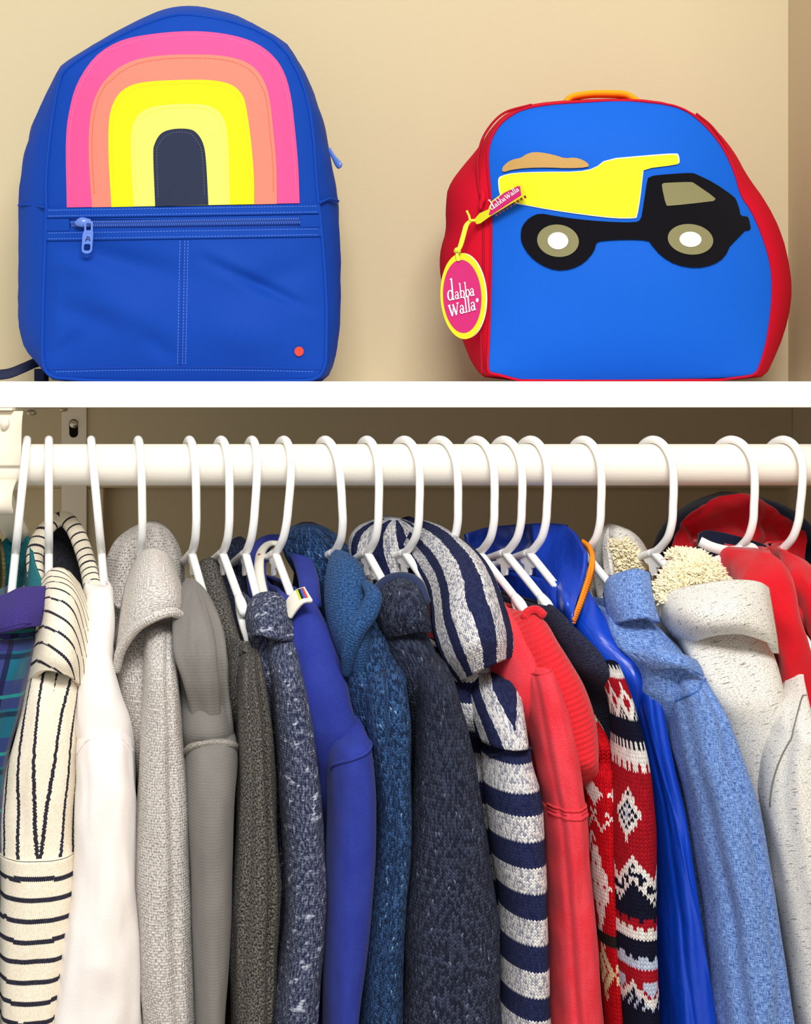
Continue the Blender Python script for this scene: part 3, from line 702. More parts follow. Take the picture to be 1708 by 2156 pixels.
def truck_bag():
    t = thing('backpack', 'red and blue backpack with a dump truck on its front, right on the shelf', 'backpack', 'backpacks on the shelf')
    red = jersey('red_neoprene', '#cc1029', '#d8233c', .2, .15, 0.0); blue = canvas('blue_neoprene', '#0e5dcc', '#1566d6', .12); rthread = plain('maroon_thread', '#8d1a5c', .8, .2); dred = canvas('dark_red_zip', '#a80f25')
    C = (1300, 520)
    sil = [(1300, 803), (1024, 802), (995, 770), (971, 709), (943, 640), (928, 590), (925, 545), (930, 515), (940, 486), (938, 439), (943, 392), (971, 354), (1011, 307), (1037, 264), (1075, 231), (1127, 217), (1203, 210), (1326, 206), (1411, 216), (1463, 238), (1510, 274), (1548, 321), (1572, 368), (1614, 425), (1647, 491), (1666, 572), (1668, 633), (1652, 704), (1624, 770), (1607, 801)]
    fr = [(1300, 801), (1025, 801), (1029, 728), (1032, 640), (1034, 538), (1035, 460), (1033, 410), (1028, 359), (1027, 316), (1037, 283), (1061, 252), (1099, 229), (1165, 218), (1316, 211), (1411, 219), (1453, 236), (1491, 269), (1524, 311), (1548, 363), (1562, 415), (1581, 439), (1605, 491), (1624, 553), (1629, 614), (1619, 704), (1605, 761), (1586, 800)]
    fr = smooth_poly(fr, 1); sil = smooth_poly(sil, 1)
    cre = [(1150, 560, 1500, 600, 90, -.004), (1050, 430, 1040, 700, 30, .001)]
    D = bulge(fr, 209, 803, 1.352, .026, cre, 2.6)
    def ev(poly): return resample(poly, 150, C)
    f, s = ev(fr), ev(sil)
    bl = lambda k: [(a[0] * (1 - k) + b[0] * k, a[1] * (1 - k) + b[1] * k) for a, b in zip(f, s)]
    shr = [(C[0] + (x - C[0]) * .96, C[1] + (y - C[1]) * .985) for x, y in sil]
    layers('body', [(fr, 1.3525), (bl(.25), 1.356), (bl(.55), 1.366), (bl(.85), 1.385), (sil, 1.41), (sil, 1.432), (shr, 1.452), (shr, 1.458)], red, t, c=C)
    panel('front_panel', fr, D, blue, t, 80, 80)
    e = [(x, y) for x, y in f]; tube('edge_binding', [PB(x, y, 1.3515) for x, y in e + e[:1]], .0011, red, t, n=8, steps=300, cap=False)
    dashes('stitching', [PB(x, y, 1.3502) for x, y in bl(-.006)[75 - 50:75 + 60]], rthread, t, .002, .6, .00025)
    # zip run on the left gusset
    zp = [PB(x, y, Y) for x, y, Y in ((1016, 786, 1.3535), (1014, 700, 1.354), (1018, 600, 1.355), (1019, 500, 1.356), (1014, 430, 1.357), (1008, 380, 1.359), (1008, 330, 1.361), (1022, 283, 1.362), (1060, 240, 1.363), (1120, 221, 1.363))]
    tube('zip_track', [p + Vector((-.0004, -.0012, 0)) for p in zp], .0011, dred, t, n=8, steps=90)
    zp2 = [(1563, 410, 1.357), (1552, 375, 1.358), (1532, 318, 1.36), (1500, 270, 1.362), (1465, 240, 1.363)]
    tube('zip_track', [P(x, y, Y) + Vector((.0004, -.0012, 0)) for x, y, Y in zp2], .0011, dred, t, n=8, steps=50)
    tube('zip_slider', [P(1014, 404, 1.352), P(1017, 418, 1.349), P(1013, 430, 1.349), P(1012, 440, 1.349)], [.002, .0034, .0028, .0022], red, t, n=10, flat=.7)
    # carrying handle
    tube('handle', [P(1192, 216, 1.40), P(1204, 205, 1.40), P(1240, 199, 1.402), P(1275, 198, 1.402), P(1315, 200, 1.402), P(1336, 210, 1.40), P(1346, 218, 1.40)], .0031, plain('orange_webbing', '#f5a318', .8, .2), t, n=10, steps=50, flat=2.2)
    # dump truck applique
    blk = jersey('black_felt', '#0b0a10', '#16151c', .3, .3, .1); yel = canvas('yellow_felt', '#eae82a', '#eae82a', .1); cut = plain('white_cut_edge', '#f4f6e0', .8, .1); oli = canvas('olive_felt', '#837f5a', '#948f6a'); sand = canvas('sand_felt', '#bd9557', '#c8a066'); blkp = plain('black_cut_edge', '#08080c', .9, .1); wht = plain('white_felt', '#fbfbf8', .8, .2)
    tr = bpy.data.objects.new('dump_truck_applique', None); COL.objects.link(tr); tr.parent = t; tr.empty_display_size = .01
    sm = lambda pl: smooth_poly(pl, 1)
    ch = sm([(1096, 497), (1099, 476), (1115, 458), (1136, 449), (1168, 455), (1217, 462), (1273, 467), (1336, 469), (1350, 463), (1355, 433), (1362, 385), (1366, 371), (1406, 367), (1456, 364), (1466, 367), (1505, 386), (1545, 414), (1550, 421), (1557, 441), (1559, 455), (1574, 456), (1577, 462), (1581, 481), (1577, 485), (1543, 488), (1540, 511), (1526, 542), (1501, 558), (1466, 565), (1424, 558), (1392, 539), (1371, 514), (1366, 506), (1319, 504), (1266, 507), (1255, 511), (1252, 528), (1231, 553), (1203, 567), (1171, 570), (1139, 558), (1115, 539), (1099, 514)])
    o = applique('truck_chassis', ch, D, .0004, blk, tr, .0013, blkp); o['label'] = 'black cab, chassis and tyres'
    bed = sm([(1051, 390), (1051, 376), (1058, 371), (1083, 365), (1143, 363), (1217, 363), (1252, 356), (1276, 337), (1354, 330), (1422, 325), (1427, 329), (1429, 343), (1426, 347), (1354, 356), (1352, 370), (1347, 416), (1340, 455), (1336, 458), (1294, 458), (1231, 451), (1161, 441), (1101, 430), (1060, 422), (1053, 405)])
    grow = lambda pl, k: [(x + (x - 1220) / 190 * k, y + (y - 395) / 62 * k) for x, y in pl]
    applique('dump_bed', bed, D, .0004, yel, tr, .0013, cut)
    applique('bed_edge', grow(bed, 2.2), D, .0002, cut, tr, .0010)
    o = applique('sand_heap', sm([(1056, 360), (1060, 349), (1076, 337), (1097, 333), (1108, 325), (1125, 320), (1150, 323), (1171, 328), (1189, 334), (1210, 332), (1227, 337), (1240, 346), (1238, 353), (1196, 355), (1153, 353), (1108, 354), (1076, 358), (1062, 363)]), D, .0004, sand, tr, .0016, plain('felt_edge', '#4a4448', .9, .1))
    applique('cab_window', sm([(1393, 390), (1396, 386), (1403, 385), (1456, 383), (1462, 386), (1507, 417), (1505, 422), (1500, 424), (1408, 434), (1402, 432)]), D, .0018, oli, tr, .0007)
    for cx, cy, rx, ry, wx, wy in ((1175, 507, 44, 34, 21.5, 18), (1454, 504, 48, 32, 23, 16)):
        h = disc('wheel_hub', cx, cy, rx, ry, D, .0018, oli, tr, .0006, .12); disc('hub_cap', cx, cy, wx, wy, D, .0025, wht, tr, .0005, .05)
    # woven ribbon pull on the zip
    mag = plain('magenta_print', '#c41d6c', .6, .3); yg = plain('yellow_green_print', '#d6d31c', .6, .3); white = plain('white_print', '#fdf4f4', .6, .2)
    rp = bpy.data.objects.new('ribbon_pull', None); COL.objects.link(rp); rp.parent = t; rp.empty_display_size = .01
    ry_ = lambda x: 1.349 - (x - 1000) / 100 * .024
    def rib(name, pts, off, mat, th=.0012):
        k = len(pts); V = [P(x, y, ry_(x) - off) for x, y in pts] + [P(x, y, ry_(x) - off) + Vector((0, th, 0)) for x, y in pts]
        return obj(name, V, [tuple(range(k)), tuple(range(k, 2 * k))[::-1]] + [(i, k + i, k + (i + 1) % k, (i + 1) % k) for i in range(k)], mat, rp, smooth=False)
    rib('ribbon', [(998, 463), (1004, 472), (1012, 470), (1030, 457), (1104, 412), (1108, 409), (1099, 388), (1094, 388), (1060, 405), (1036, 423), (1028, 441), (1010, 449)], 0, yg)
    rib('ribbon_print', [(1029, 452), (1034, 453), (1098, 411), (1095, 392), (1090, 392), (1062, 406), (1038, 425), (1033, 440)], .0003, mag, .0004)
    for i in range(9):
        x = 1042 + i * 7.6; y = 450 - i * 4.6; rib('ribbon_stripe', [(x, y), (x + 3.6, y - 2.2), (x + 6.4, y + 3.0), (x + 2.6, y + 5.2)], -.0015, plain('maroon_print', '#7d2a28', .7, .2) if i == 0 else bpy.data.materials['maroon_print'], .0005)
    a, b = P(1035, 442, ry_(1035) - .0004), P(1094, 400, ry_(1094) - .0004)
    ex = (b - a).normalized(); ez = (Vector((0, -1, 0)).cross(ex)); ez = ez if ez.z > 0 else -ez; nr = ex.cross(ez); nr = nr if nr.y < 0 else -nr
    wd = 'dabbawalla'; sc = [1.5, 1, 1, 1, 1, 1.35, 1, 1, 1, 1]; tot = sum(letter(c)[1] * s for c, s in zip(wd, sc)); k = (b - a).length / tot
    lettering('ribbon_lettering', wd, a - ez * .0004, ex * k, ez * k * 1.0, nr, white, rp, sc, .0003)
    # hang tag on its string
    g = thing('hang_tag', 'oval magenta hang tag with a yellow rim on the truck backpack', 'tag')
    Yt = 1.340
    def oval(name, cx, cy, rx, ry, off, mat, th, rot=.055):
        pts = [(cx + rx * math.cos(q) - ry * math.sin(q) * rot, cy + rx * math.cos(q) * rot * -.6 + ry * math.sin(q)) for q in [2 * math.pi * i / 64 for i in range(64)]]
        yy = lambda x: Yt - (x - 976) / 48 * -.004 - off
        V = [P(x, y, yy(x)) for x, y in pts] + [P(x, y, yy(x)) + Vector((0, th, 0)) for x, y in pts]
        return obj(name, V, [tuple(range(64)), tuple(range(64, 128))[::-1]] + [(i, 64 + i, 64 + (i + 1) % 64, (i + 1) % 64) for i in range(64)], mat, g, smooth=False)
    oval('back_card', 979, 623, 47, 90, -.0012, plain('white_card', '#f4f2ee', .6, .3), .0006, -.03); oval('card_rim', 975.5, 623.5, 48, 90.5, 0, yg, .0008, -.03); oval('card_face', 973.5, 624, 40.5, 77, .0003, mag, .0003, -.03)
    def word(w, x0, y0, x1, y1, sc, tall):
        a, b = P(x0, y0, Yt + (x0 - 976) / 48 * .004 - .0006), P(x1, y1, Yt + (x1 - 976) / 48 * .004 - .0006); ex = (b - a).normalized(); ez = Vector((-ex.z * .4, 0, 1)).normalized(); tot = sum(letter(c)[1] * s for c, s in zip(w, sc)); k = (b - a).length / tot
        lettering('lettering', w, a + Vector((0, -.0006, 0)), ex * k, ez * k * tall, Vector((0, -1, 0)), white, g, sc)
    word('dabba', 943, 634, 1000, 622, [1.35, 1, 1, 1, 1], 1.36); word('walla', 946, 668, 1003, 652, [1.35, 1, 1, 1, 1], 1.36)
    o = oval('registered_mark', 1005, 632, 2.8, 4.2, .0007, white, .0002)
    ym = plain('lime_string', '#dfe64a', .8, .2)
    for dx in (0, 5): tube('string', [P(964 + dx * .6, 549, Yt - .002), P(962 + dx * .4, 535, Yt - .003), P(968 + dx, 515, Yt - .002), P(975 + dx, 490, Yt), P(980 + dx, 474, Yt + .002), P(990 + dx * .5, 465, Yt + .001), P(1001, 464, Yt - .001)], .0011, ym, g, n=8, steps=40)
    tube('string_end', [P(990, 465, Yt), P(988, 455, Yt), P(983, 444, Yt - .002)], .001, ym, g, n=8)
    tube('knot', [P(958, 530, Yt - .003), P(963, 526, Yt - .005), P(968, 531, Yt - .004)], [.0014, .0022, .0014], ym, g, n=8)
truck_bag()

# ------------------------------------------------------------------ clothes
GG = 'clothes hanging on the rod'
def tufts(name, host_eval, n, length, rad, mat, parent, seed=1):
    """sheepskin-like pile: many short curved locks"""
    rnd = random.Random(seed); V = []; Fc = []
    for _ in range(n):
        p, nr = host_eval(rnd.random(), rnd.random()); nr = (nr + Vector((rnd.uniform(-.5, .5), rnd.uniform(-.5, .5), rnd.uniform(-.4, .5)))).normalized()
        a = nr.orthogonal().normalized(); b_ = nr.cross(a); l = length * rnd.uniform(.7, 1.3); bend = Vector((rnd.uniform(-1, 1), rnd.uniform(-1, 1), -.8)) * l * .25; k = len(V)
        for s, r in ((0, 1.0), (.5, .8), (.85, .45)):
            c = p + nr * l * s + bend * s * s
            for q in range(5): t = 2 * math.pi * q / 5; V.append(c + (a * math.cos(t) + b_ * math.sin(t)) * rad * r)
        V.append(p + nr * l * 1.05 + bend)
        for lv in (0, 1):
            for q in range(5): Fc.append((k + lv * 5 + q, k + lv * 5 + (q + 1) % 5, k + lv * 5 + 5 + (q + 1) % 5, k + lv * 5 + 5 + q))
        for q in range(5): Fc.append((k + 10 + q, k + 10 + (q + 1) % 5, k + 15))
    o = obj(name, V, Fc, mat, parent); o['kind'] = 'stuff'; return o
def loft_host(rows, b, th=.24, t0=-1.4, t1=1.4):
    ev = sleeve_eval(rows, th, b, 0, 0); y0, y1 = rows[0][0], rows[-1][0]
    def f(a, c):
        t = t0 + (t1 - t0) * a; py = y0 + (y1 - y0) * c; p = ev(t, py); q = ev(t + .05, py) - p; r = ev(t, py + 2) - p; n = q.cross(r).normalized()
        cen = P((herm([r_[0] for r_ in rows], [r_[1] for r_ in rows], py) + herm([r_[0] for r_ in rows], [r_[2] for r_ in rows], py)) / 2, py, herm([r_[0] for r_ in rows], [r_[3] for r_ in rows], py))
        if n.dot(p - cen) < 0: n = -n
        return p, n
    return f
HANG = [  # rod pixel column, lean, rotation, label
    (-34, 0, 0.22, None),
    (57, -.10, 0.23, 'white hanger of the plaid shirt, first full hook beside the bracket'),
    (103, .0, 0.215, 'white hanger holding the cream and navy striped hoodie'),
    (192, .09, 0.19, 'white hanger holding the plain off-white sweatshirt'),
    (291, .02, 0.24, 'white hanger holding the pale grey hooded knit'),
    (399, .02, 0.29, 'white hanger holding the smooth mid-grey sweatshirt'),
    (466, .01, 0.33, 'white hanger holding the charcoal fleece, its end bare'),
    (531, -.06, 0.29, 'white hanger holding the navy slub knit'),
    (598, -.08, 0.35, 'white hanger holding the indigo sweatshirt with the pale label'),
    (685, .08, 0.4, 'white hanger holding the teal blue hooded knit'),
    (773, .0, 0.365, 'white hanger holding the dark navy knit'),
    (852, .0, 0.44, 'white hanger holding the navy and white striped hoodie'),
    (927, .03, 0.46, 'white hanger holding the coral red shirt, mostly behind a striped hood'),
    (1004, .02, 0.45, 'white hanger holding the red ribbed sweater'),
    (1063, .0, 0.45, 'white hanger holding the fair isle patterned sweater'),
    (1118, -.02, 0.44, 'white hanger holding the glossy blue jacket'),
    (1229, .0, 0.41, 'white hanger holding the light blue chambray jacket'),
    (1376, .0, 0.44, 'white hanger holding the oatmeal coat with fleece lining'),
    (1541, .0, 0.48, 'white hanger holding the red jacket with white tapes'),
    (1650, -.08, 0.4, 'rightmost white hanger, holding the plain red jacket'),
]
for hx, lean, th, lb in HANG: hanger(hx, lb or 'white hanger of the olive knit, cut off by the left edge', th, lean)

def garment(name, label, cat): return thing(name, label, cat, GG)
def fill(rows, Y):     # rows without a distance take Y of the row before
    out = []; last = Y
    for r in rows:
        if len(r) > 3: last = r[3]
        out.append((r[0], r[1], r[2], last))
    return out

# 0 olive knit at the left edge
def g_olive():
    g = garment('sweater', 'olive ribbed knit sweater peeking in at the left edge', 'sweater'); m = knit('olive_rib_knit', '#4c4a2c', '#67643f', .5)
    sl = fill([(1280, -120, -60, 1.15), (1400, -150, -75, 1.14), (1800, -175, -110), (2330, -190, -120)], 1.14)
    body('body', [(1180, -60, -8, 1.23), (1240, -85, -15, 1.20), (1290, -110, -50, 1.18)], sl, -34, m, g); loft('sleeve', sl, m, g); far_sleeve(sl, -34, m, g)
    patch('collar', [[(-70, 1150, 1.30), (-40, 1128, 1.31), (-5, 1130, 1.30), (6, 1160, 1.27)], [(-75, 1200, 1.30), (-40, 1195, 1.30), (-5, 1200, 1.28), (9, 1215, 1.25)], [(-70, 1260, 1.28), (-40, 1260, 1.27), (-8, 1262, 1.25), (4, 1262, 1.23)]], m, g)
g_olive()

# 1 plaid shirt
def g_plaid():
    g = garment('plaid_shirt', 'purple and teal plaid shirt beside the bracket', 'shirt'); m = plaidm('plaid_flannel'); pur = marl('purple_flannel', '#33296a', '#463b82', 1200, 900, .3, .7, .3); teal = marl('teal_flannel', '#125a6c', '#1f8a90', 900, 300, .35, .65, .3)
    sl = fill([(1335, -40, 78, 1.135), (1370, -50, 74, 1.13), (1430, -62, 58), (1500, -72, 44), (1600, -84, 16), (1750, -95, 9), (1900, -100, 7), (2330, -115, 2)], 1.13)
    body('body', [(1255, -30, 62, 1.19), (1300, -40, 74, 1.165), (1340, -46, 76, 1.15), (1400, -55, 68, 1.145)], sl, 40, m, g, fold=.1); loft('sleeve', sl, m, g, th=.235, fold=.1, seed=1); far_sleeve(sl, 40, m, g)
    patch('collar_stand', [[(-12, 1180, 1.27), (8, 1140, 1.30), (36, 1118, 1.315), (60, 1132, 1.30), (72, 1185, 1.25), (94, 1240, 1.19)], [(-12, 1230, 1.26), (8, 1200, 1.29), (32, 1185, 1.305), (52, 1195, 1.29), (62, 1225, 1.24), (84, 1262, 1.185)], [(-10, 1280, 1.25), (8, 1260, 1.27), (30, 1255, 1.285), (48, 1262, 1.27), (56, 1275, 1.225), (74, 1285, 1.18)]], teal, g)
    patch('collar_flap', [[(-25, 1262, 1.172), (10, 1255, 1.165), (45, 1240, 1.163), (96, 1237, 1.172)], [(-25, 1300, 1.150), (12, 1292, 1.138), (48, 1284, 1.136), (90, 1280, 1.15)], [(-22, 1338, 1.143), (16, 1330, 1.130), (48, 1322, 1.128), (82, 1318, 1.143)]], pur, g, fold=.002, thick=.003)
    dashes('stitching', [P(-20, 1330, 1.139), P(16, 1322, 1.126), P(46, 1314, 1.124), P(75, 1310, 1.139), P(82, 1280, 1.146), P(88, 1246, 1.165)], plain('dark_purple_thread', '#241a55', .9, .1), g, .002, .7, .0003)
g_plaid()

# 2 cream striped hoodie
def g_striped():
    g = garment('striped_hoodie', 'cream hoodie with thin navy stripes, second full garment from left', 'hoodie')
    st = dict(base='#faf1de', base2='#efe2c8', dark='#23222f', dark2='#3a3947')
    mh = hstripe('cream_navy_stripe', st['base'], st['base2'], st['dark'], st['dark2'], 42 * PV, .24, 1823 * PV, .0012, .0011, wav=.004, amt=1.0, bump=.35)
    mv = hstripe('cream_navy_upright_stripe', st['base'], st['base2'], st['dark'], st['dark2'], .0135, .19, .006, .0012, .0011, axis='u', vee=.10, amt=1.0, bump=.35, wav=.003)
    md = hstripe('cream_navy_hood_stripe', st['base'], st['base2'], st['dark'], st['dark2'], .0128, .16, .002, .0012, .0011, curve=14.0, amt=1.0, bump=.35, wav=.006)
    mt = hstripe('cream_navy_band_stripe', st['base'], st['base2'], st['dark'], st['dark2'], .0115, .2, .004, .0012, .0011, wav=.0, amt=1.0, bump=.35)
    lin_ = knit('charcoal_lining_knit', '#24252e', '#3c3d48', .5)
    up = fill([(1385, 72, 176, 1.14), (1420, 62, 174, 1.13), (1500, 42, 167), (1600, 22, 165), (1700, 10, 164), (1792, 5, 163)], 1.13)
    lo = fill([(1786, 4, 164.5, 1.128), (1800, 4, 164), (1900, 3, 160), (2000, 2, 152), (2100, 2, 140), (2330, 0, 125)], 1.128)
    seat([(1330, 78, 168, 1.175), (1420, 66, 172, 1.16), (1500, 48, 166, 1.155)], up); seat([(1300, 0, 1, 1)] * 1 + [(1301, 0, 1, 1)], lo, False)
    body('body', [(1330, 78, 168, 1.175), (1420, 66, 172, 1.16), (1500, 48, 166, 1.155)], up + lo[1:], 103, mh, g, seated=True)
    loft('upper_sleeve', up, mv, g, th=.2, fold=.10, seed=3); loft('sleeve', lo, mh, g, th=.2, fold=.06, seed=5, off=.0006); far_sleeve(up + lo[1:], 103, mh, g)
    patch('hood_front', [[(90, 1226, 1.21), (110, 1202, 1.197), (138, 1204, 1.197), (164, 1232, 1.21)], [(84, 1270, 1.182), (110, 1248, 1.156), (148, 1252, 1.154), (184, 1282, 1.18)], [(80, 1330, 1.165), (106, 1310, 1.136), (148, 1316, 1.133), (190, 1344, 1.165)], [(70, 1392, 1.155), (100, 1376, 1.124), (146, 1386, 1.122), (188, 1410, 1.152)], [(58, 1440, 1.155), (94, 1412, 1.126), (140, 1420, 1.124), (180, 1458, 1.152)]], md, g, 34, 44, .004, fold=.003, ff=30)
    tube('hood_edge', [P(76, 1218, 1.25), P(74, 1165, 1.28), P(92, 1120, 1.305), P(120, 1096, 1.32), P(138, 1093, 1.32), P(160, 1120, 1.305), P(182, 1180, 1.27), P(196, 1250, 1.215), P(197, 1300, 1.19)], .0046, mt, g, n=14, steps=60, flat=1.5)
    patch('hood_lining', [[(80, 1150, 1.30), (104, 1112, 1.335), (130, 1102, 1.345), (152, 1122, 1.335), (176, 1180, 1.29)], [(84, 1205, 1.28), (108, 1170, 1.32), (132, 1165, 1.33), (158, 1190, 1.31), (186, 1230, 1.25)], [(88, 1270, 1.23), (112, 1255, 1.255), (136, 1255, 1.26), (164, 1285, 1.24), (192, 1310, 1.19)]], lin_, g, fold=.004)
    patch('hood_side', [[(58, 1140, 1.315), (78, 1120, 1.325), (100, 1102, 1.335)], [(66, 1180, 1.30), (78, 1165, 1.305), (90, 1150, 1.31)], [(74, 1225, 1.27), (80, 1220, 1.27), (86, 1215, 1.27)]], mt, g)
g_striped()

# 3 off-white sweatshirt
def g_white():
    g = garment('sweatshirt', 'plain off-white sweatshirt next to the cream striped hoodie', 'sweatshirt'); m = jersey('off_white_fleece', '#f3ebe6', '#fbf6f0', .5, .4, .3)
    sl = fill([(1505, 182, 262, 1.13), (1520, 172, 268, 1.125), (1560, 166, 279, 1.12), (1650, 163, 284), (1750, 160, 285), (1850, 155, 287), (1950, 143, 291), (2050, 125, 297), (2160, 105, 303), (2330, 80, 312)], 1.12)
    bd = [(1232, 190, 238, 1.19), (1262, 185, 243, 1.17), (1320, 182, 244, 1.155), (1400, 178, 243, 1.14), (1470, 174, 256, 1.132), (1530, 170, 276, 1.132), (1600, 176, 291, 1.14), (1700, 185, 293, 1.15)]
    body('body', bd, sl, 200, m, g, fold=.12); loft('sleeve', sl, m, g, th=.19, fold=.09, seed=11); far_sleeve(sl, 200, m, g)
    seam('shoulder_seam', sl, lambda q: 1528 + 50 * (2 * q - 1) ** 2, m, g, .0008, -1.3, 1.3, th=.19, fold=.09, seed=11)
g_white()

# 4 pale grey hooded knit
def g_grey_hood():
    g = garment('hooded_knit', 'pale grey marled hooded knit with a rolled hood edge', 'hoodie')
    m = marl('pale_grey_marl', '#8b8680', '#e2dcd6', 800, 520, .34, .62, .7); mr = marl('pale_grey_rib', '#9a948e', '#e6e0da', 500, 1100, .34, .6, .8)
    sl = fill([(1300, 308, 366, 1.15), (1340, 304, 372, 1.135), (1400, 303, 373, 1.125), (1500, 300, 382), (1600, 294, 390), (1700, 289, 396), (1800, 287, 399), (1900, 287, 403), (2000, 291, 406), (2160, 304, 411), (2330, 312, 416)], 1.125)
    body('body', [(1270, 270, 372, 1.195), (1330, 252, 372, 1.175), (1400, 248, 368, 1.165), (1480, 262, 370, 1.16), (1580, 284, 382, 1.158)], sl, 292, m, g); loft('sleeve', sl, m, g, th=.2, fold=.06, seed=13, n=80, pl=((.25, .18, -.12, 0),)); far_sleeve(sl, 292, m, g)
    loft('hood_back', fill([(1101, 300, 332, 1.30), (1112, 278, 352), (1135, 252, 368), (1170, 234, 382), (1215, 222, 390), (1260, 218, 391), (1310, 230, 384), (1360, 245, 372, 1.28)], 1.30), m, g, th=.1, b=.030, fold=.12, seed=14)
    patch('hood_front', [[(284, 1190, 1.215), (300, 1166, 1.205), (322, 1158, 1.20), (346, 1166, 1.203), (362, 1188, 1.212)], [(268, 1235, 1.195), (292, 1205, 1.172), (324, 1196, 1.163), (356, 1206, 1.168), (378, 1236, 1.185)], [(256, 1300, 1.178), (286, 1262, 1.150), (324, 1244, 1.140), (362, 1252, 1.146), (388, 1278, 1.168)], [(244, 1400, 1.162), (272, 1340, 1.142), (312, 1302, 1.134), (356, 1288, 1.140), (394, 1300, 1.160)]], mr, g, fold=.003, thick=.004)
    tube('hood_roll', [P(245, 1412, 1.155), P(254, 1372, 1.146), P(282, 1326, 1.134), P(322, 1300, 1.127), P(362, 1289, 1.134), P(394, 1303, 1.152)], [.003, .0036, .0038, .0038, .0036, .003], mr, g, n=12, steps=40, wob=.1)
g_grey_hood()

# 5 smooth mid grey sweatshirt
def g_grey():
    g = garment('sweatshirt', 'smooth mid-grey sweatshirt with a draped neck and braided shoulder seam', 'sweatshirt'); m = jersey('mid_grey_scuba', '#77736f', '#8f8b86', .4, .3, .1, ribs=2900.0); mb = marl('grey_braid', '#6c6862', '#a8a29a', 900, 900, .35, .6, .6)
    sl = fill([(1536, 396, 490, 1.123), (1550, 390, 496, 1.118), (1600, 389, 500), (1700, 393, 493), (1800, 399, 490), (1900, 402, 487), (2000, 405, 483), (2160, 411, 472), (2330, 414, 466)], 1.118)
    bd = [(1400, 374, 480, 1.16), (1470, 384, 484, 1.14), (1520, 388, 490, 1.13), (1560, 390, 496, 1.13)]
    body('body', bd, sl, 403, m, g, nar=.9); loft('sleeve', sl, m, g, th=.21, fold=.03, seed=17); far_sleeve(sl, 403, m, g)
    loft('draped_neck', fill([(1224, 394, 414, 1.195), (1236, 380, 428, 1.185), (1270, 367, 450, 1.17), (1320, 360, 469, 1.155), (1370, 362, 477, 1.147), (1420, 374, 482, 1.150), (1470, 384, 485, 1.159), (1520, 388, 490, 1.166), (1550, 390, 494, 1.176)], 1.17), m, g, th=.21, b=.028, fold=.10, seed=21, fv=120.0, n=110, step=4, pl=((-.55, .16, -.16, 1.0), (-.15, .2, .10, 1.0), (.45, .14, -.22, -.3), (.85, .2, .08, 0)))
    seam('braided_seam', sl, lambda q: 1543 + 36 * (2 * q - 1) ** 2, mb, g, .0026, -1.45, 1.45, th=.21, fold=.03, seed=17, off=.0006, wob=.35)
g_grey()

# 6 charcoal fleece
def g_char():
    g = garment('fleece_jumper', 'charcoal brown boucle jumper slipping off the hanger end', 'jumper'); m = marl('charcoal_boucle', '#2a2826', '#98928a', 700, 620, .4, .68, 1.0, bd=.002, knitted=False)
    sl = fill([(1356, 510, 540, 1.14), (1372, 502, 547, 1.13), (1420, 497, 556, 1.122), (1500, 498, 570), (1600, 499, 577), (1700, 497, 582), (1800, 493, 588), (1900, 488, 590), (2000, 484, 584), (2160, 488, 574), (2330, 490, 570)], 1.122)
    body('body', [(1350, 500, 544, 1.165), (1420, 490, 556, 1.15), (1500, 492, 570, 1.15)], sl, 468, m, g); loft('sleeve', sl, m, g, th=.23, fold=.12, seed=23, fv=260.0, n=90, pl=((.35, .16, -.28, .2), (-.55, .2, -.12, -.2))); far_sleeve(sl, 468, m, g)
    patch('neckline', [[(420, 1190, 1.275), (440, 1180, 1.275), (456, 1192, 1.275)], [(434, 1260, 1.24), (458, 1250, 1.235), (478, 1262, 1.235)], [(452, 1335, 1.21), (478, 1325, 1.20), (500, 1345, 1.19)], [(480, 1430, 1.195), (500, 1400, 1.17), (524, 1372, 1.152)]], m, g, thick=.006, fold=.003)
g_char()

# 7 navy slub knit
def g_slub():
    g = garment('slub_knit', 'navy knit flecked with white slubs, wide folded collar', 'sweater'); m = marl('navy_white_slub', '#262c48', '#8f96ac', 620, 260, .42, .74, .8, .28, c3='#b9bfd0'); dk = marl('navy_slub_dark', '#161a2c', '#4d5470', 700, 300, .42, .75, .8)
    sl = fill([(1325, 552, 618, 1.143), (1370, 556, 626, 1.128), (1420, 566, 636, 1.12), (1500, 575, 652), (1600, 584, 667), (1700, 590, 678), (1800, 596, 684), (1900, 597, 684), (2000, 590, 680), (2160, 572, 668), (2330, 562, 660)], 1.12)
    body('body', [(1268, 534, 602, 1.185), (1320, 530, 622, 1.165), (1390, 536, 630, 1.15), (1450, 556, 642, 1.145)], sl, 525, m, g); loft('sleeve', sl, m, g, th=.24, fold=.07, seed=29); far_sleeve(sl, 525, m, g)
    patch('collar', [[(522, 1296, 1.178), (530, 1268, 1.180), (550, 1252, 1.175), (585, 1254, 1.172), (606, 1282, 1.172)], [(524, 1322, 1.168), (534, 1300, 1.156), (555, 1290, 1.148), (588, 1292, 1.15), (615, 1315, 1.160)], [(530, 1342, 1.160), (544, 1338, 1.143), (565, 1342, 1.132), (592, 1348, 1.138), (618, 1352, 1.152)]], m, g, thick=.004, fold=.002)
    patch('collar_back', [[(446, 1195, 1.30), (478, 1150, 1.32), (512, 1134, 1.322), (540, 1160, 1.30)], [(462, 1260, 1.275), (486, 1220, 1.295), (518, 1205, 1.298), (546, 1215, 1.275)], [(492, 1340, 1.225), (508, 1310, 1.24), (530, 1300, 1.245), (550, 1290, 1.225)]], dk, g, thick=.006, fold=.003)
g_slub()

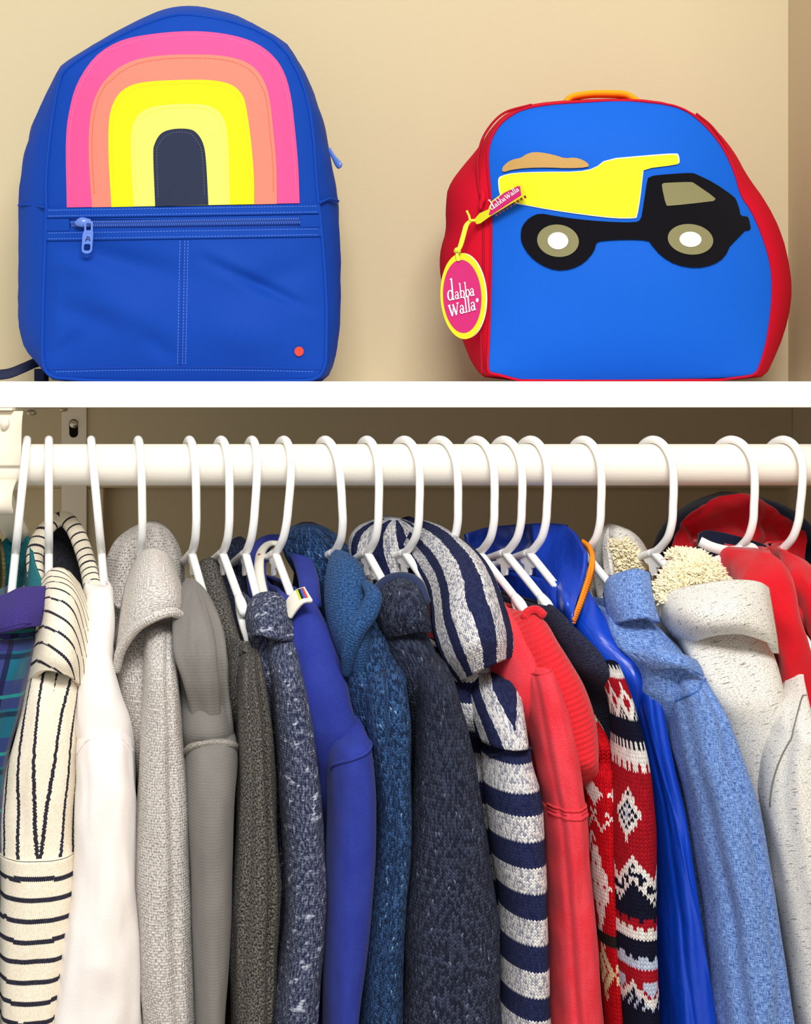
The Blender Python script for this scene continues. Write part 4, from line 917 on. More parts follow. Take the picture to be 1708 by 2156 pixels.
# 8 indigo sweatshirt
def g_indigo():
    g = garment('sweatshirt', 'indigo blue sweatshirt with a pale striped label at the neck', 'sweatshirt'); m = jersey('indigo_fleece', '#27338a', '#3c4ca8', .45, .3, .06); cr = jersey('cream_twill', '#efe9d8', '#f6f2e6', .5, .3, .1)
    sl = fill([(1440, 690, 735, 1.185), (1490, 694, 752, 1.16), (1540, 702, 773, 1.13), (1556, 696, 779, 1.12), (1590, 690, 784, 1.117), (1650, 690, 790), (1700, 690, 792), (1800, 687, 790), (1900, 683, 783), (2000, 680, 771), (2160, 678, 752), (2330, 676, 740)], 1.117)
    bd = [(1258, 618, 656, 1.185), (1290, 606, 680, 1.165), (1340, 612, 708, 1.148), (1400, 625, 728, 1.138), (1470, 634, 748, 1.13), (1530, 655, 770, 1.13), (1560, 668, 778, 1.132), (1640, 680, 784, 1.145)]
    body('body', bd, sl, 592, m, g, fold=.14, cap=False); loft('sleeve', sl, m, g, th=.26, fold=.04, seed=31); far_sleeve(sl, 592, m, g)
    seam('armhole_seam', sl, lambda q: 1610 - 58 * q ** .6, m, g, .0012, -1.4, 1.4, th=.26, fold=.04, seed=31)
    tube('neck_rib', [P(655, 1275, 1.19), P(648, 1215, 1.245), P(628, 1165, 1.295), P(590, 1140, 1.325), P(556, 1145, 1.32), P(540, 1185, 1.28), P(545, 1245, 1.235), P(575, 1305, 1.195)], .0050, m, g, n=14, steps=60, flat=1.6)
    tube('neck_tape', [P(592, 1146, 1.305), P(566, 1146, 1.305), P(549, 1166, 1.283), P(546, 1205, 1.25), P(556, 1260, 1.215)], .0026, cr, g, n=10, steps=30, flat=1.5)
    patch('size_mark', [[(544, 1166, 1.275), (556, 1168, 1.278)], [(543, 1174, 1.272), (555, 1176, 1.275)]], plain('red_thread', '#b2203a', .8, .1), g, 4, 4, .001)
    patch('neck_label', [[(596, 1292, 1.170), (606, 1265, 1.172), (622, 1246, 1.172), (642, 1238, 1.174)], [(604, 1296, 1.160), (616, 1274, 1.160), (632, 1258, 1.160), (650, 1252, 1.162)], [(612, 1302, 1.155), (626, 1282, 1.153), (640, 1268, 1.152), (658, 1266, 1.154)]], cr, g, thick=.0025)
    for k, c in enumerate(('#c9d53c', '#1f2433', '#3f63c4', '#d8453c')):
        x = 623 + k * 4.2; patch('label_stripe', [[(x, 1243 - k * 1.2, 1.1705), (x + 4, 1242 - k * 1.2, 1.1705)], [(x + 8, 1264 - k * 2, 1.1545), (x + 12.5, 1262 - k * 2, 1.1545)]], plain('label_stripe_%s' % ('lime', 'black', 'blue', 'red')[k], c, .8, .1), g, 3, 6, .001)
g_indigo()

# 9 teal blue hooded knit
def g_teal():
    g = garment('hooded_knit', 'teal blue knitted hoodie between the indigo sweatshirt and dark navy knit', 'hoodie'); m = knit('teal_blue_knit', '#10284c', '#3e669c', .8, .0024, .0021, .9, c3='#7d9fc4'); mr = marl('teal_blue_rib', '#12305a', '#3d659a', 420, 1100, .36, .66, .8)
    sl = fill([(1385, 770, 842, 1.135), (1410, 762, 851, 1.123), (1450, 762, 858, 1.118), (1500, 765, 862), (1600, 776, 864), (1700, 788, 866), (1800, 785, 863), (1900, 775, 856), (2000, 765, 848), (2160, 755, 845), (2330, 748, 842)], 1.118)
    body('body', [(1245, 748, 795, 1.18), (1300, 736, 816, 1.16), (1370, 732, 838, 1.145), (1440, 740, 856, 1.14), (1550, 765, 862, 1.15)], sl, 695, m, g); loft('sleeve', sl, m, g, th=.25, fold=.06, seed=37, n=80, pl=((-.55, .2, -.14, -.3),)); far_sleeve(sl, 695, m, g)
    loft('hood_back', fill([(1104, 630, 668, 1.30), (1112, 612, 690), (1130, 602, 716), (1160, 600, 742), (1200, 622, 756), (1250, 642, 768), (1310, 652, 772, 1.28), (1370, 660, 770, 1.26)], 1.30), m, g, th=.1, b=.026, fold=.10, seed=38)
    loft('hood_front', fill([(1162, 706, 734, 1.205), (1176, 694, 752, 1.195), (1210, 686, 768, 1.18), (1260, 684, 777, 1.168), (1310, 690, 780, 1.16), (1360, 704, 778, 1.158), (1410, 718, 772, 1.165)], 1.18), mr, g, th=.25, b=.024, fold=.05, seed=39)
    tube('hood_edge', [P(768, 1228, 1.155), P(786, 1255, 1.142), P(776, 1290, 1.135), P(752, 1325, 1.132), P(736, 1370, 1.136), P(730, 1420, 1.145)], [.003, .0062, .007, .007, .006, .003], mr, g, n=12, steps=40)
g_teal()

# 10 dark navy knit
def g_navy():
    g = garment('navy_knit', 'broad dark navy knit with a rolled shawl collar', 'cardigan'); m = knit('dark_navy_knit', '#191e32', '#454d66', .8, .0028, .0024, .95, c3='#6d7590'); tr = jersey('navy_trim_jersey', '#2a3350', '#38426a', .4, .25, .2)
    sl = fill([(1362, 858, 918, 1.14), (1390, 856, 940, 1.125), (1430, 866, 958, 1.118), (1500, 874, 976), (1600, 872, 1000), (1700, 867, 1016), (1800, 862, 1031), (1900, 856, 1045), (2000, 851, 1051), (2160, 848, 1056), (2330, 846, 1060)], 1.118)
    body('body', [(1250, 798, 884, 1.18), (1300, 800, 898, 1.16), (1345, 815, 910, 1.15), (1400, 845, 942, 1.142), (1460, 862, 960, 1.142)], sl, 778, m, g, nar=.8); loft('sleeve', sl, m, g, th=.24, b=.036, fold=.04, seed=41, n=72); far_sleeve(sl, 778, m, g)
    patch('collar', [[(784, 1288, 1.178), (794, 1248, 1.182), (818, 1224, 1.182), (850, 1217, 1.178), (878, 1232, 1.172), (893, 1268, 1.168)], [(790, 1302, 1.168), (803, 1268, 1.162), (826, 1250, 1.158), (853, 1245, 1.153), (878, 1258, 1.152), (896, 1285, 1.158)], [(800, 1322, 1.164), (814, 1305, 1.150), (834, 1298, 1.143), (857, 1293, 1.140), (882, 1298, 1.142), (902, 1312, 1.150)], [(815, 1345, 1.165), (826, 1340, 1.153), (842, 1336, 1.148), (862, 1332, 1.145), (886, 1328, 1.146), (906, 1332, 1.152)]], m, g, thick=.005)
    tube('collar_binding', [P(784, 1292, 1.176), P(792, 1250, 1.178), P(816, 1225, 1.178), P(850, 1217, 1.174), P(880, 1231, 1.168), P(896, 1270, 1.162)], .0046, tr, g, n=12, steps=40, flat=.8)
g_navy()

# 11 navy and white striped hoodie
def g_stripe_hood():
    g = garment('striped_hoodie', 'chunky navy and marled white striped hoodie in the middle', 'hoodie')
    st = dict(base='#efecea', base2='#8e90a2', dark='#1c2144', dark2='#2c325a')
    mh = hstripe('navy_marl_stripe', st['base'], st['base2'], st['dark'], st['dark2'], 105.5 * PV, .47, 1641 * PV, .0024, .0022, amt=.9, bump=.8, wav=.0)
    mv = hstripe('navy_marl_yoke', st['base'], st['base2'], st['dark'], st['dark2'], .030, .5, .003, .0024, .0022, axis='u', vee=.33, amt=.9, bump=.8)
    mo = hstripe('navy_marl_hood', st['base'], st['base2'], st['dark'], st['dark2'], .0245, .45, .007, .0024, .0022, axis='u', amt=.9, bump=.8, wav=.005)
    up = fill([(1408, 985, 1080, 1.148), (1440, 980, 1092, 1.137), (1500, 992, 1103, 1.127), (1560, 1006, 1112, 1.122)], 1.12)
    sl = fill([(1545, 1014, 1108, 1.122), (1570, 1012, 1114, 1.118), (1600, 1016, 1118), (1650, 1018, 1133), (1700, 1025, 1141), (1800, 1036, 1146), (1900, 1050, 1150), (2000, 1052, 1153), (2100, 1053, 1155), (2160, 1050, 1158), (2330, 1045, 1162)], 1.118)
    seat([(1370, 960, 1070, 1.185), (1440, 972, 1092, 1.165)], up)
    body('body', [(1370, 960, 1070, 1.185), (1440, 972, 1092, 1.165), (1520, 995, 1105, 1.155)], sl, 855, mh, g); loft('yoke', up, mv, g, th=.30, fold=.07, seed=43); loft('sleeve', sl, mh, g, th=.30, fold=.03, seed=44, off=.0005); far_sleeve(sl, 855, mh, g)
    loft('hood_back', fill([(1090, 800, 842, 1.30), (1102, 768, 868), (1125, 744, 892), (1160, 735, 912), (1200, 748, 925), (1240, 775, 930, 1.29), (1290, 800, 925, 1.28)], 1.30), mo, g, th=.15, b=.028, fold=.12, seed=45)
    patch('hood', [[(815, 1128, 1.305), (838, 1104, 1.312), (862, 1094, 1.312), (880, 1100, 1.305)], [(868, 1175, 1.258), (898, 1140, 1.255), (926, 1120, 1.26), (945, 1125, 1.262)], [(908, 1245, 1.205), (948, 1205, 1.185), (985, 1178, 1.19), (1012, 1180, 1.205)], [(918, 1325, 1.172), (965, 1285, 1.142), (1015, 1255, 1.142), (1050, 1262, 1.17)], [(938, 1385, 1.160), (985, 1352, 1.125), (1035, 1330, 1.125), (1074, 1345, 1.155)], [(972, 1432, 1.158), (1005, 1412, 1.135), (1040, 1395, 1.132), (1072, 1382, 1.152)]], mo, g, 40, 60, .006, fold=.003)
    seam('yoke_seam', sl, lambda q: 1600 - 42 * math.sin(math.pi * (.12 + .7 * q)), knit('navy_rib', '#1a1f40', '#2b3158', .5), g, .0016, -1.4, 1.4, th=.30, fold=.03, seed=44)
g_stripe_hood()

# 12 coral red shirt
def g_coral():
    g = garment('shirt', 'coral red jersey shirt with a double seam across the sleeve', 'shirt'); m = jersey('coral_jersey', '#d62c39', '#ea5561', .6, .3, .05)
    up = fill([(1380, 1092, 1152, 1.14), (1400, 1089, 1162, 1.128), (1450, 1098, 1182, 1.122), (1500, 1106, 1198), (1600, 1122, 1218), (1700, 1139, 1231)], 1.122)
    lo = fill([(1692, 1138, 1231, 1.121), (1800, 1145, 1240), (1900, 1150, 1250), (2000, 1152, 1258), (2160, 1157, 1270), (2330, 1160, 1280)], 1.121)
    seat([(1206, 1013, 1036, 1.222), (1300, 1047, 1096, 1.172), (1350, 1066, 1130, 1.155), (1400, 1084, 1160, 1.145)], up); seat([(0, 0, 1, 1), (1, 0, 1, 1)], lo, False)
    body('body', [(1206, 1013, 1036, 1.222), (1250, 1028, 1058, 1.20), (1300, 1047, 1096, 1.172), (1350, 1066, 1130, 1.155), (1400, 1084, 1160, 1.145), (1500, 1105, 1195, 1.145)], up + lo[1:], 935, m, g, fold=.14, seated=True); loft('upper_sleeve', up, m, g, th=.24, fold=.05, seed=47, n=90, pl=((-.75, .16, -.10, .35), (-.5, .2, .06, .35))); loft('sleeve', lo, m, g, th=.24, fold=.05, seed=47, n=90, pl=((-.75, .16, -.10, .35), (-.5, .2, .06, .35))); far_sleeve(up + lo[1:], 935, m, g)
    for y in (1686, 1694, 1703): seam('sleeve_seam', up if y < 1695 else lo, lambda q, y=y: y - 5 * q, m, g, .0009, -1.45, 1.45, th=.24, fold=.05, seed=47, off=.0004, pl=((-.75, .16, -.10, .35), (-.5, .2, .06, .35)))
    seam('shoulder_seam', up, lambda q: 1412 - 26 * q, m, g, .0009, -1.3, 1.2, th=.24, fold=.05, seed=47, pl=((-.75, .16, -.10, .35), (-.5, .2, .06, .35)))
g_coral()

# pattern knitting: every stitch takes a colour from a chart
def stitch_mat(name):
    b = NB(name); u, v, x, y2, ax = knit_coords(b, .0028, .00285); c = b.n('ShaderNodeVertexColor', layer_name='Col'); b.bump(knit_height(b, x, y2), .8, .0013)
    w = b.white(b.vec(b.ma('FLOOR', b.ma('MULTIPLY', x, 2.0)), b.ma('FLOOR', y2))); h = b.n('ShaderNodeHueSaturation'); b.t.links.new(c.outputs[0], h.inputs['Color']); b.t.links.new(b.rng(w, 0, 1, .82, 1.15, False), h.inputs['Value']); return b.done(h.outputs[0], .95, .08, 0.0)
STM = stitch_mat('chart_knit')
SW, SH = .0028, .00285
def cell(u, v):
    x = u / SW + 100.5; fx = x % 1; return int(x) - 100, (v / SH - abs(fx - .5) * 1.1), fx

# 13 red ribbed sweater with white motifs
def g_red():
    g = garment('nordic_sweater', 'red sweater with ribbed shoulder and white motifs on its sleeve', 'sweater'); m = hstripe('red_rib_knit', '#d3202c', '#c41a28', '#b81523', '#c51c28', 10 * PV, .3, 0, .0026, .0024, bump=.9)
    def ribm():
        b = NB('red_rib_knit_ridges'); _, u, v = b.uv(); h = b.ma('SINE', b.ma('MULTIPLY', b.ma('ADD', v, b.ma('MULTIPLY', u, .35)), 6.283 / (11.5 * PV))); s = b.ma('SINE', b.ma('MULTIPLY', u, 2600.0)); n = b.noise(b.vec(b.ma('MULTIPLY', u, 700.0), b.ma('MULTIPLY', v, 700.0)), 1.0, 2.0)
        b.bump(b.ma('ADD', h, b.ma('MULTIPLY', s, .3)), .45, .0009); return b.done(b.mix(n, H('#cc1622'), H('#e2333d')), .95, .1, .2)
    m = ribm()
    R, Wt, Cr, Bk = H('#c4101c'), H('#f4efe8'), H('#eadfb0'), H('#2a2420')
    y0 = 1600 * PV
    def chart(u, v):
        i, r, fx = cell(u, v); k = int(math.floor(r - y0 / SH)); a = abs(i - 1)
        q = k % 64
        if 3 <= q <= 9: return Wt if abs((q - 6)) + abs((i % 8) - 3) <= 3 else R
        if 11 <= q <= 15: return Wt if (i + q) % 6 == 0 or (i - q) % 6 == 0 else R
        if 17 <= q <= 40:
            d = abs(q - 29); return Wt if (abs((i % 12) - 6) * 2.2 + d < 12 and not (d % 5 == 0 and i % 3 == 0)) or ((i + q // 2) % 12 < 2 and d > 6) else R
        if 40 < q <= 43: return Bk
        if 43 < q <= 58:
            d = abs(q - 50); return Cr if abs((i % 10) - 4) + d * .8 < 6 and (d + i) % 4 else R
        return R
    sl = fill([(1594, 1214, 1286, 1.128), (1610, 1212, 1288, 1.124), (1650, 1222, 1290), (1700, 1234, 1293), (1800, 1240, 1296), (1900, 1250, 1300), (2000, 1260, 1303), (2160, 1272, 1312), (2330, 1280, 1320)], 1.124)
    bd = [(1288, 1106, 1138, 1.178), (1310, 1104, 1166, 1.165), (1350, 1112, 1195, 1.152), (1400, 1136, 1228, 1.142), (1450, 1156, 1260, 1.135), (1520, 1185, 1284, 1.13), (1580, 1203, 1290, 1.128), (1620, 1213, 1288, 1.130)]
    body('body', bd, sl, 1006, m, g, fold=.05)
    loft('sleeve', sl, STM, g, th=.27, fold=.04, seed=53, n=240, step=2.6, cols=chart); far_sleeve(sl, 1006, m, g)
    tube('neck_rib', [P(1104, 1300, 1.172), P(1112, 1288, 1.174), P(1130, 1284, 1.174), P(1146, 1296, 1.17)], .0032, m, g, n=10)
g_red()

# 14 fair isle sweater
def g_fair():
    g = garment('fair_isle_sweater', 'navy, red and white fair isle sweater with bold patterned sleeve', 'sweater')
    nr = marl('navy_rib_knit', '#17182a', '#34364c', 420, 900, .35, .68, .9)
    R, Wt, N, L = H('#a91523'), H('#f1ece6'), H('#15172b'), H('#c3cfe6')
    def row(py): return py * PV / SH
    def chart(u, v):
        i, r, fx = cell(u, v); i -= 2; py = math.floor(r) * SH / PV
        z12 = abs(((i + 600) % 12) - 6); z8 = abs(((i + 600) % 8) - 4)
        step = SH / PV
        def zig(base, amp, z): return base + amp * z
        if py < 1378: return N
        if py < 1412: return Wt if py > 1384 + (z8 % 2) * 9 else N
        if py < 1442: return Wt if (z8 == 0 and 1418 < py) else R
        if py < 1500:
            d = abs(py - 1462) / step; e = z8
            if d + e < 2: return R
            if d + e < 4: return Wt
            return (N if (i + int(py / step)) % 2 and py > 1470 else (Wt if py > 1455 else R))
        if py < 1552: return N if py < 1540 or z8 % 2 else Wt
        if py < 1600:
            if py < 1562: return Wt if z8 % 2 == 0 else N
            if py < 1584: return Wt
            return Wt if z8 % 3 else R
        if py < 1765:
            d = abs(py - 1690) / step; e = abs(((i + 600 - 6) % 16) - 8); e = 8 - e if False else e
            e = abs(((i + 608) % 16) - 8)
            k = d * .85 + e * 1.15
            if k < 5.6:
                if k > 4.2: return Wt
                if e == 0 and d < 2: return L
                return N if (int(round(d)) + e) % 2 else Wt
            return R
        if py < 1905:
            q = (py - (1775 + z12 * 8)) / step
            if q < 0: return R
            if q < 2: return Wt
            if q < 4: return N if (i + int(q)) % 3 else Wt
            if q < 6: return Wt if q > 5 or i % 2 else N
            return N
        if py < 1924: return R if (i % 4 or py > 1914) else N
        if py < 1945: return Wt if (py > 1932 or i % 3) else R
        if py < 1978: return N
        if py < 2002: return L if (py > 1990 or z8 % 4 < 2) else N
        if py < 2012: return L
        if py < 2036: return R
        if py < 2098:
            e = abs(((i + 608) % 12) - 6); d = abs(py - 2046) / step
            if e <= 2 and d + e < 3: return L
            q = (py - (2080 - (6 - e) * -0 - e * 6)) / step
            if q < -1: return R
            if q < 1: return Wt
            return N if (i + int(py / step)) % 3 else L
        if py < 2250: return N
        return R
    sl = fill([(1362, 1244, 1282, 1.143), (1385, 1250, 1298, 1.132), (1420, 1262, 1314, 1.122), (1460, 1275, 1329, 1.114), (1500, 1284, 1341, 1.11), (1600, 1286, 1366), (1700, 1281, 1376), (1800, 1282, 1380), (1900, 1285, 1381), (2000, 1290, 1383), (2160, 1302, 1388), (2330, 1306, 1392)], 1.11)
    bd = [(1276, 1152, 1176, 1.185), (1300, 1166, 1206, 1.172), (1340, 1196, 1246, 1.158), (1380, 1230, 1286, 1.148), (1420, 1256, 1306, 1.142)]
    body('body', bd, sl, 1066, nr, g, nar=.7); loft('sleeve', sl, STM, g, th=.26, b=.028, fold=.03, seed=59, n=260, step=2.6, cols=chart); far_sleeve(sl, 1066, nr, g)
g_fair()

# 15 glossy blue jacket
def g_nylon():
    g = garment('jacket', 'glossy royal blue jacket with an orange zip edge at its collar', 'jacket'); m = nylon('royal_blue_nylon', '#0c40bc'); dk = nylon('deep_blue_lining', '#0a2a80', .45); org = plain('orange_zip_tape', '#f08a14', .7, .3)
    sl = fill([(1385, 1312, 1372, 1.148), (1410, 1314, 1386, 1.138), (1450, 1326, 1391, 1.132), (1500, 1335, 1398), (1600, 1353, 1418), (1700, 1368, 1442), (1800, 1374, 1455), (1900, 1378, 1470), (2000, 1382, 1484), (2160, 1390, 1508), (2330, 1396, 1530)], 1.132)
    bd = [(1225, 1190, 1248, 1.215), (1258, 1212, 1270, 1.195), (1300, 1224, 1300, 1.178), (1350, 1256, 1336, 1.163), (1400, 1300, 1384, 1.152), (1440, 1318, 1392, 1.15)]
    body('body', bd, sl, 1118, m, g, fold=.16, seed=4); loft('sleeve', sl, m, g, th=.24, fold=.08, seed=61, fv=260.0, n=110, step=6, pl=((-.95, .14, -.09, .7), (-.35, .09, .05, 1.6))); far_sleeve(sl, 1118, m, g)
    patch('collar_inside', [[(980, 1124, 1.295), (1020, 1112, 1.318), (1070, 1106, 1.328), (1130, 1103, 1.328), (1192, 1106, 1.305)], [(984, 1160, 1.295), (1025, 1165, 1.315), (1075, 1170, 1.325), (1135, 1168, 1.322), (1194, 1160, 1.30)], [(990, 1195, 1.29), (1030, 1225, 1.305), (1080, 1240, 1.312), (1140, 1240, 1.308), (1196, 1230, 1.285)]], dk, g, 40, 24, .003, fold=.006, ff=40)
    patch('collar', [[(1120, 1104, 1.318), (1168, 1104, 1.312), (1198, 1110, 1.295), (1220, 1134, 1.258), (1234, 1165, 1.225)], [(1126, 1165, 1.305), (1165, 1170, 1.29), (1192, 1185, 1.262), (1214, 1205, 1.228), (1228, 1225, 1.205)], [(1130, 1225, 1.28), (1162, 1238, 1.245), (1184, 1252, 1.192), (1200, 1270, 1.180), (1210, 1286, 1.172)], [(1140, 1285, 1.25), (1165, 1295, 1.235), (1184, 1302, 1.20), (1198, 1312, 1.18), (1206, 1318, 1.17)]], m, g, 40, 40, .003, fold=.004, ff=35)
    patch('zip_tape', [[(1224, 1138, 1.252), (1236, 1150, 1.240), (1243, 1175, 1.218), (1238, 1210, 1.203), (1228, 1240, 1.192), (1216, 1275, 1.178), (1205, 1305, 1.170)], [(1230, 1140, 1.252), (1245, 1155, 1.238), (1253, 1180, 1.214), (1247, 1214, 1.199), (1237, 1245, 1.188), (1224, 1280, 1.175), (1211, 1310, 1.168)]], org, g, 40, 4, .003)
    parts = []
    for i in range(26):
        f = i / 25; a = crs([P(1252, 1190, 1.209), P(1247, 1216, 1.197), P(1237, 1247, 1.186), P(1224, 1282, 1.173), P(1212, 1312, 1.166)], f); parts.append(tubedata([a, a + Vector((-.0022, -.0004, .0006))], .0006, n=5, steps=1))
    V, Fc, UV = join(parts); obj('zip_teeth', V, Fc, plain('orange_zip_teeth', '#e07408', .5, .4), g, UV)
g_nylon()

# 16 chambray jacket
def g_chambray():
    g = garment('chambray_jacket', 'light blue chambray jacket with a stand collar', 'jacket'); m = woven('chambray_cloth', '#2c4f98', '#8db0ea'); nv = jersey('navy_lining', '#141a30', '#1c2340', .4, .2, .1)
    sl = fill([(1398, 1386, 1458, 1.13), (1412, 1384, 1478, 1.118), (1440, 1390, 1497, 1.110), (1470, 1398, 1514), (1500, 1405, 1530), (1600, 1425, 1565), (1700, 1450, 1592), (1800, 1468, 1612), (1900, 1486, 1632), (2000, 1494, 1648), (2160, 1508, 1668), (2330, 1522, 1690)], 1.110)
    bd = [(1285, 1294, 1384, 1.178), (1330, 1308, 1420, 1.155), (1370, 1330, 1452, 1.142), (1405, 1366, 1480, 1.13), (1425, 1378, 1486, 1.13), (1480, 1392, 1512, 1.135)]
    body('body', bd, sl, 1229, m, g, fold=.14); loft('sleeve', sl, m, g, th=.24, b=.036, fold=.10, seed=67, fv=330.0, n=110, pl=((-1.0, .22, -.16, .25), (-.62, .3, .08, .2), (.2, .2, -.14, .1))); far_sleeve(sl, 1229, m, g)
    patch('collar', [[(1274, 1245, 1.20), (1284, 1218, 1.193), (1312, 1206, 1.182), (1342, 1200, 1.176), (1366, 1208, 1.180)], [(1280, 1280, 1.188), (1295, 1262, 1.170), (1320, 1255, 1.160), (1348, 1250, 1.156), (1374, 1262, 1.163)], [(1290, 1318, 1.180), (1310, 1310, 1.158), (1335, 1304, 1.148), (1362, 1302, 1.145), (1388, 1312, 1.153)]], m, g, 30, 24, .003)
    patch('collar_lining', [[(1270, 1250, 1.206), (1280, 1220, 1.204), (1310, 1206, 1.198), (1342, 1199, 1.192), (1370, 1205, 1.190)], [(1282, 1300, 1.205), (1292, 1290, 1.203), (1318, 1280, 1.198), (1346, 1275, 1.192), (1380, 1275, 1.185)]], nv, g, 24, 10, .003)
    seam('armhole_seam', sl, lambda q: 1480 - 62 * math.sin(math.pi * (.05 + .55 * q)), plain('dark_blue_seam', '#4a70b8', .9, .1), g, .0007, -1.45, 1.3, th=.24, b=.036, fold=.10, seed=67, fv=330.0, pl=((-1.0, .22, -.16, .25), (-.62, .3, .08, .2), (.2, .2, -.14, .1)))
    patch('yoke_edge', [[(1330, 1372, 1.136), (1380, 1366, 1.124), (1430, 1376, 1.120), (1466, 1392, 1.130)], [(1362, 1398, 1.130), (1400, 1390, 1.115), (1442, 1396, 1.112), (1476, 1408, 1.122)], [(1374, 1410, 1.130), (1408, 1406, 1.116), (1448, 1408, 1.113), (1482, 1424, 1.122)]], m, g, 30, 14, .002)
g_chambray()

# 17 oatmeal coat with fleece
def g_coat():
    g = garment('coat', 'oatmeal flecked wool coat with cream fleece lining at right', 'coat'); m = marl('oatmeal_wool', '#a39f97', '#f2efe9', 760, 1500, .3, .6, .4, .3, c3='#8b867e', knitted=False); fl = jersey('cream_fleece', '#f2e6c2', '#f8f2dc', .7, .3, .1)
    sl = fill([(1350, 1645, 1676, 1.20), (1390, 1648, 1690, 1.165), (1420, 1652, 1692, 1.148), (1446, 1650, 1697, 1.134), (1480, 1634, 1704, 1.116), (1520, 1618, 1716, 1.106), (1570, 1604, 1734), (1630, 1600, 1754), (1710, 1606, 1774), (1800, 1620, 1790), (1900, 1638, 1798), (2000, 1652, 1804), (2160, 1672, 1815), (2330, 1690, 1830)], 1.105)
    bd = [(1290, 1440, 1630, 1.175), (1340, 1450, 1650, 1.155), (1390, 1475, 1678, 1.14), (1430, 1500, 1692, 1.13), (1480, 1526, 1700, 1.125), (1540, 1550, 1710, 1.13), (1620, 1572, 1730, 1.14), (1700, 1590, 1745, 1.15), (1800, 1614, 1750, 1.15), (1950, 1645, 1765, 1.15)]
    body('body', bd, sl, 1385, m, g, fold=.14, nar=.9, cap=False); loft('sleeve', sl, m, g, th=.22, b=.034, fold=.05, seed=71, n=84, pl=((-.95, .22, -.07, .1), (-.5, .2, .03, .1))); far_sleeve(sl, 1385, m, g)
    patch('collar', [[(1384, 1272, 1.195), (1402, 1252, 1.172), (1450, 1240, 1.155), (1530, 1227, 1.148), (1590, 1228, 1.155), (1614, 1240, 1.168)], [(1394, 1300, 1.182), (1418, 1288, 1.152), (1464, 1280, 1.132), (1540, 1270, 1.125), (1600, 1276, 1.138), (1622, 1290, 1.155)], [(1418, 1332, 1.176), (1440, 1322, 1.148), (1482, 1312, 1.126), (1552, 1306, 1.120), (1610, 1322, 1.132), (1630, 1340, 1.150)], [(1446, 1352, 1.176), (1466, 1346, 1.152), (1500, 1334, 1.134), (1560, 1330, 1.128), (1616, 1352, 1.138), (1634, 1376, 1.152)]], m, g, 40, 30, .005)
    fr = fill([(1172, 1425, 1472, 1.20), (1190, 1402, 1500, 1.195), (1225, 1380, 1520, 1.19), (1262, 1372, 1535, 1.185), (1300, 1385, 1545, 1.185)], 1.19)
    o = loft('fleece_lining', fr, fl, g, th=.22, b=.024, fold=.05); tufts('fleece_pile', loft_host(fr[:4], .024, .22), 2300, .0058, .0013, fl, o, 3)
    tufts('fleece_pile', loft_host([(1168, 1430, 1468, 1.20), (1176, 1412, 1486, 1.198)], .022, .22, -3.1, 3.1), 420, .0065, .0013, fl, o, 9)
    hr = fill([(1106, 1280, 1306, 1.315), (1116, 1264, 1328), (1140, 1253, 1350), (1180, 1246, 1368), (1220, 1247, 1372), (1260, 1256, 1372, 1.30)], 1.315)
    loft('hood', hr, m, g, th=.1, b=.026, fold=.06, seed=73)
    hf = fill([(1136, 1286, 1312, 1.285), (1160, 1284, 1335), (1190, 1286, 1352), (1225, 1290, 1358)], 1.285); o = loft('hood_fleece', hf, fl, g, th=.1, b=.008, fold=.0); tufts('fleece_pile', loft_host(hf, .008, .1), 800, .0055, .0012, fl, o, 5)
    patch('hood_edge', [[(1276, 1118, 1.288), (1282, 1112, 1.29)], [(1272, 1160, 1.282), (1284, 1158, 1.276)], [(1276, 1215, 1.272), (1292, 1212, 1.266)]], m, g, 8, 20, .004)
    seam('armhole_seam', sl, lambda q: 1690 - 235 * math.sin(math.pi * .5 * min(1, q * 1.25)) ** .8 , plain('grey_seam', '#7c776e', .9, .1), g, .0006, -1.45, .2, th=.22, b=.034, fold=.05, seed=71, pl=((-.95, .22, -.07, .1), (-.5, .2, .03, .1)))
g_coat()

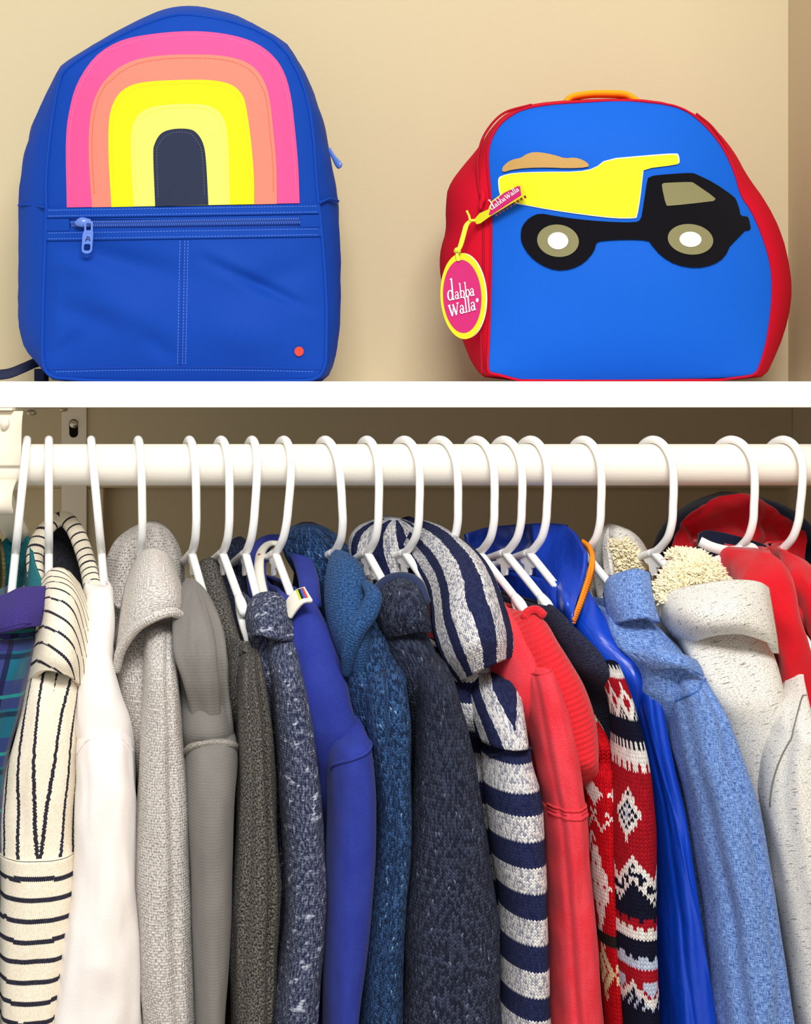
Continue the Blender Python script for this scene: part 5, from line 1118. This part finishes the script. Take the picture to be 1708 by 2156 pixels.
# 18 red jacket with navy lining, white tapes
RED = jersey('red_softshell', '#c8101f', '#d82a36', .4, .25, .2)
def g_redjacket():
    g = garment('jacket', 'red jacket with navy lined hood and white tapes at the neck', 'jacket'); nv = jersey('navy_softshell', '#14182c', '#1c2138', .4, .2, .15); wt = jersey('white_tape', '#efe6e2', '#f6f0ec', .4, .25, .1)
    sl = fill([(1330, 1650, 1705, 1.175), (1380, 1668, 1722, 1.168), (1450, 1695, 1745, 1.165), (1520, 1720, 1770), (1650, 1770, 1815), (1800, 1795, 1835), (2330, 1805, 1845)], 1.165)
    bd = [(1158, 1614, 1636, 1.215), (1190, 1602, 1662, 1.185), (1240, 1592, 1690, 1.166), (1300, 1610, 1706, 1.154), (1370, 1645, 1726, 1.156), (1440, 1675, 1746, 1.162), (1520, 1705, 1768, 1.168)]
    body('body', bd, sl, 1541, RED, g, fold=.32, seed=2, nar=.8); loft('sleeve', sl, RED, g, fold=.06, b=.02); far_sleeve(sl, 1541, RED, g)
    loft('hood_shell', fill([(1040, 1515, 1575, 1.390), (1052, 1474, 1622), (1075, 1432, 1668), (1105, 1402, 1700), (1140, 1386, 1716), (1180, 1380, 1722), (1230, 1390, 1715)], 1.390), nv, g, th=.05, b=.035, fold=.06, seed=77)
    patch('hood_inside', [[(1420, 1120, 1.347), (1462, 1078, 1.347), (1530, 1043, 1.347), (1590, 1052, 1.347), (1650, 1086, 1.347), (1694, 1122, 1.345)], [(1404, 1160, 1.335), (1455, 1128, 1.337), (1525, 1098, 1.339), (1590, 1102, 1.338), (1650, 1128, 1.335), (1700, 1160, 1.335)], [(1392, 1208, 1.315), (1450, 1180, 1.316), (1520, 1160, 1.29), (1590, 1160, 1.318), (1650, 1178, 1.315), (1705, 1206, 1.315)]], RED, g, 60, 30, .003, fold=.020, ff=34, seed=5)
    patch('neck_lining', [[(1472, 1122, 1.272), (1488, 1117, 1.276), (1530, 1124, 1.276), (1580, 1138, 1.272), (1622, 1152, 1.262)], [(1468, 1165, 1.262), (1495, 1170, 1.266), (1535, 1178, 1.266), (1580, 1188, 1.262), (1620, 1198, 1.252)], [(1470, 1228, 1.248), (1500, 1240, 1.250), (1540, 1246, 1.25), (1585, 1246, 1.245), (1612, 1238, 1.240)]], nv, g, 30, 24, .003, fold=.003)
    def tape(pts, w=.0038):
        A = [P(*q) for q in pts]; V = []; Fc = []; k = 30
        for i in range(k + 1):
            p = crs(A, i / k); tg = crs(A, min(1, i / k + .02)) - crs(A, max(0, i / k - .02)); up = tg.cross(Vector((0, 1, 0))).normalized()
            V += [p + up * w, p - up * w]
        for i in range(k): Fc.append((2 * i, 2 * i + 1, 2 * i + 3, 2 * i + 2))
        o = obj('neck_tape', V, Fc, wt, g); md = o.modifiers.new('thickness', 'SOLIDIFY'); md.thickness = .0012; md.offset = 0
    tape([(1474, 1140, 1.252), (1500, 1152, 1.248), (1535, 1160, 1.246), (1565, 1158, 1.246)]); tape([(1562, 1150, 1.246), (1585, 1155, 1.245), (1588, 1172, 1.242), (1576, 1190, 1.24), (1588, 1208, 1.238), (1600, 1212, 1.238)]); tape([(1505, 1172, 1.244), (1512, 1188, 1.242), (1506, 1200, 1.240)]); tape([(1525, 1216, 1.236), (1545, 1206, 1.236), (1565, 1222, 1.234)])
    seam('yoke_seam', sl, lambda q: 1380 - 25 * q, RED, g, .0012, -1.4, 1.2, b=.02)
g_redjacket()

# 19 plain red jacket at the right end
def g_red2():
    g = garment('jacket', 'plain red jacket at the right end of the rod', 'jacket')
    sl = fill([(1330, 1748, 1800, 1.19), (1420, 1775, 1828, 1.19), (1520, 1795, 1850), (1700, 1835, 1872), (2330, 1845, 1882)], 1.19)
    body('body', [(1158, 1640, 1672, 1.222), (1200, 1652, 1722, 1.188), (1260, 1680, 1765, 1.172), (1330, 1712, 1790, 1.17), (1420, 1755, 1815, 1.2), (1520, 1780, 1840, 1.205)], sl, 1645, RED, g, fold=.32, seed=9); loft('sleeve', sl, RED, g, b=.018); far_sleeve(sl, 1645, RED, g)
g_red2()
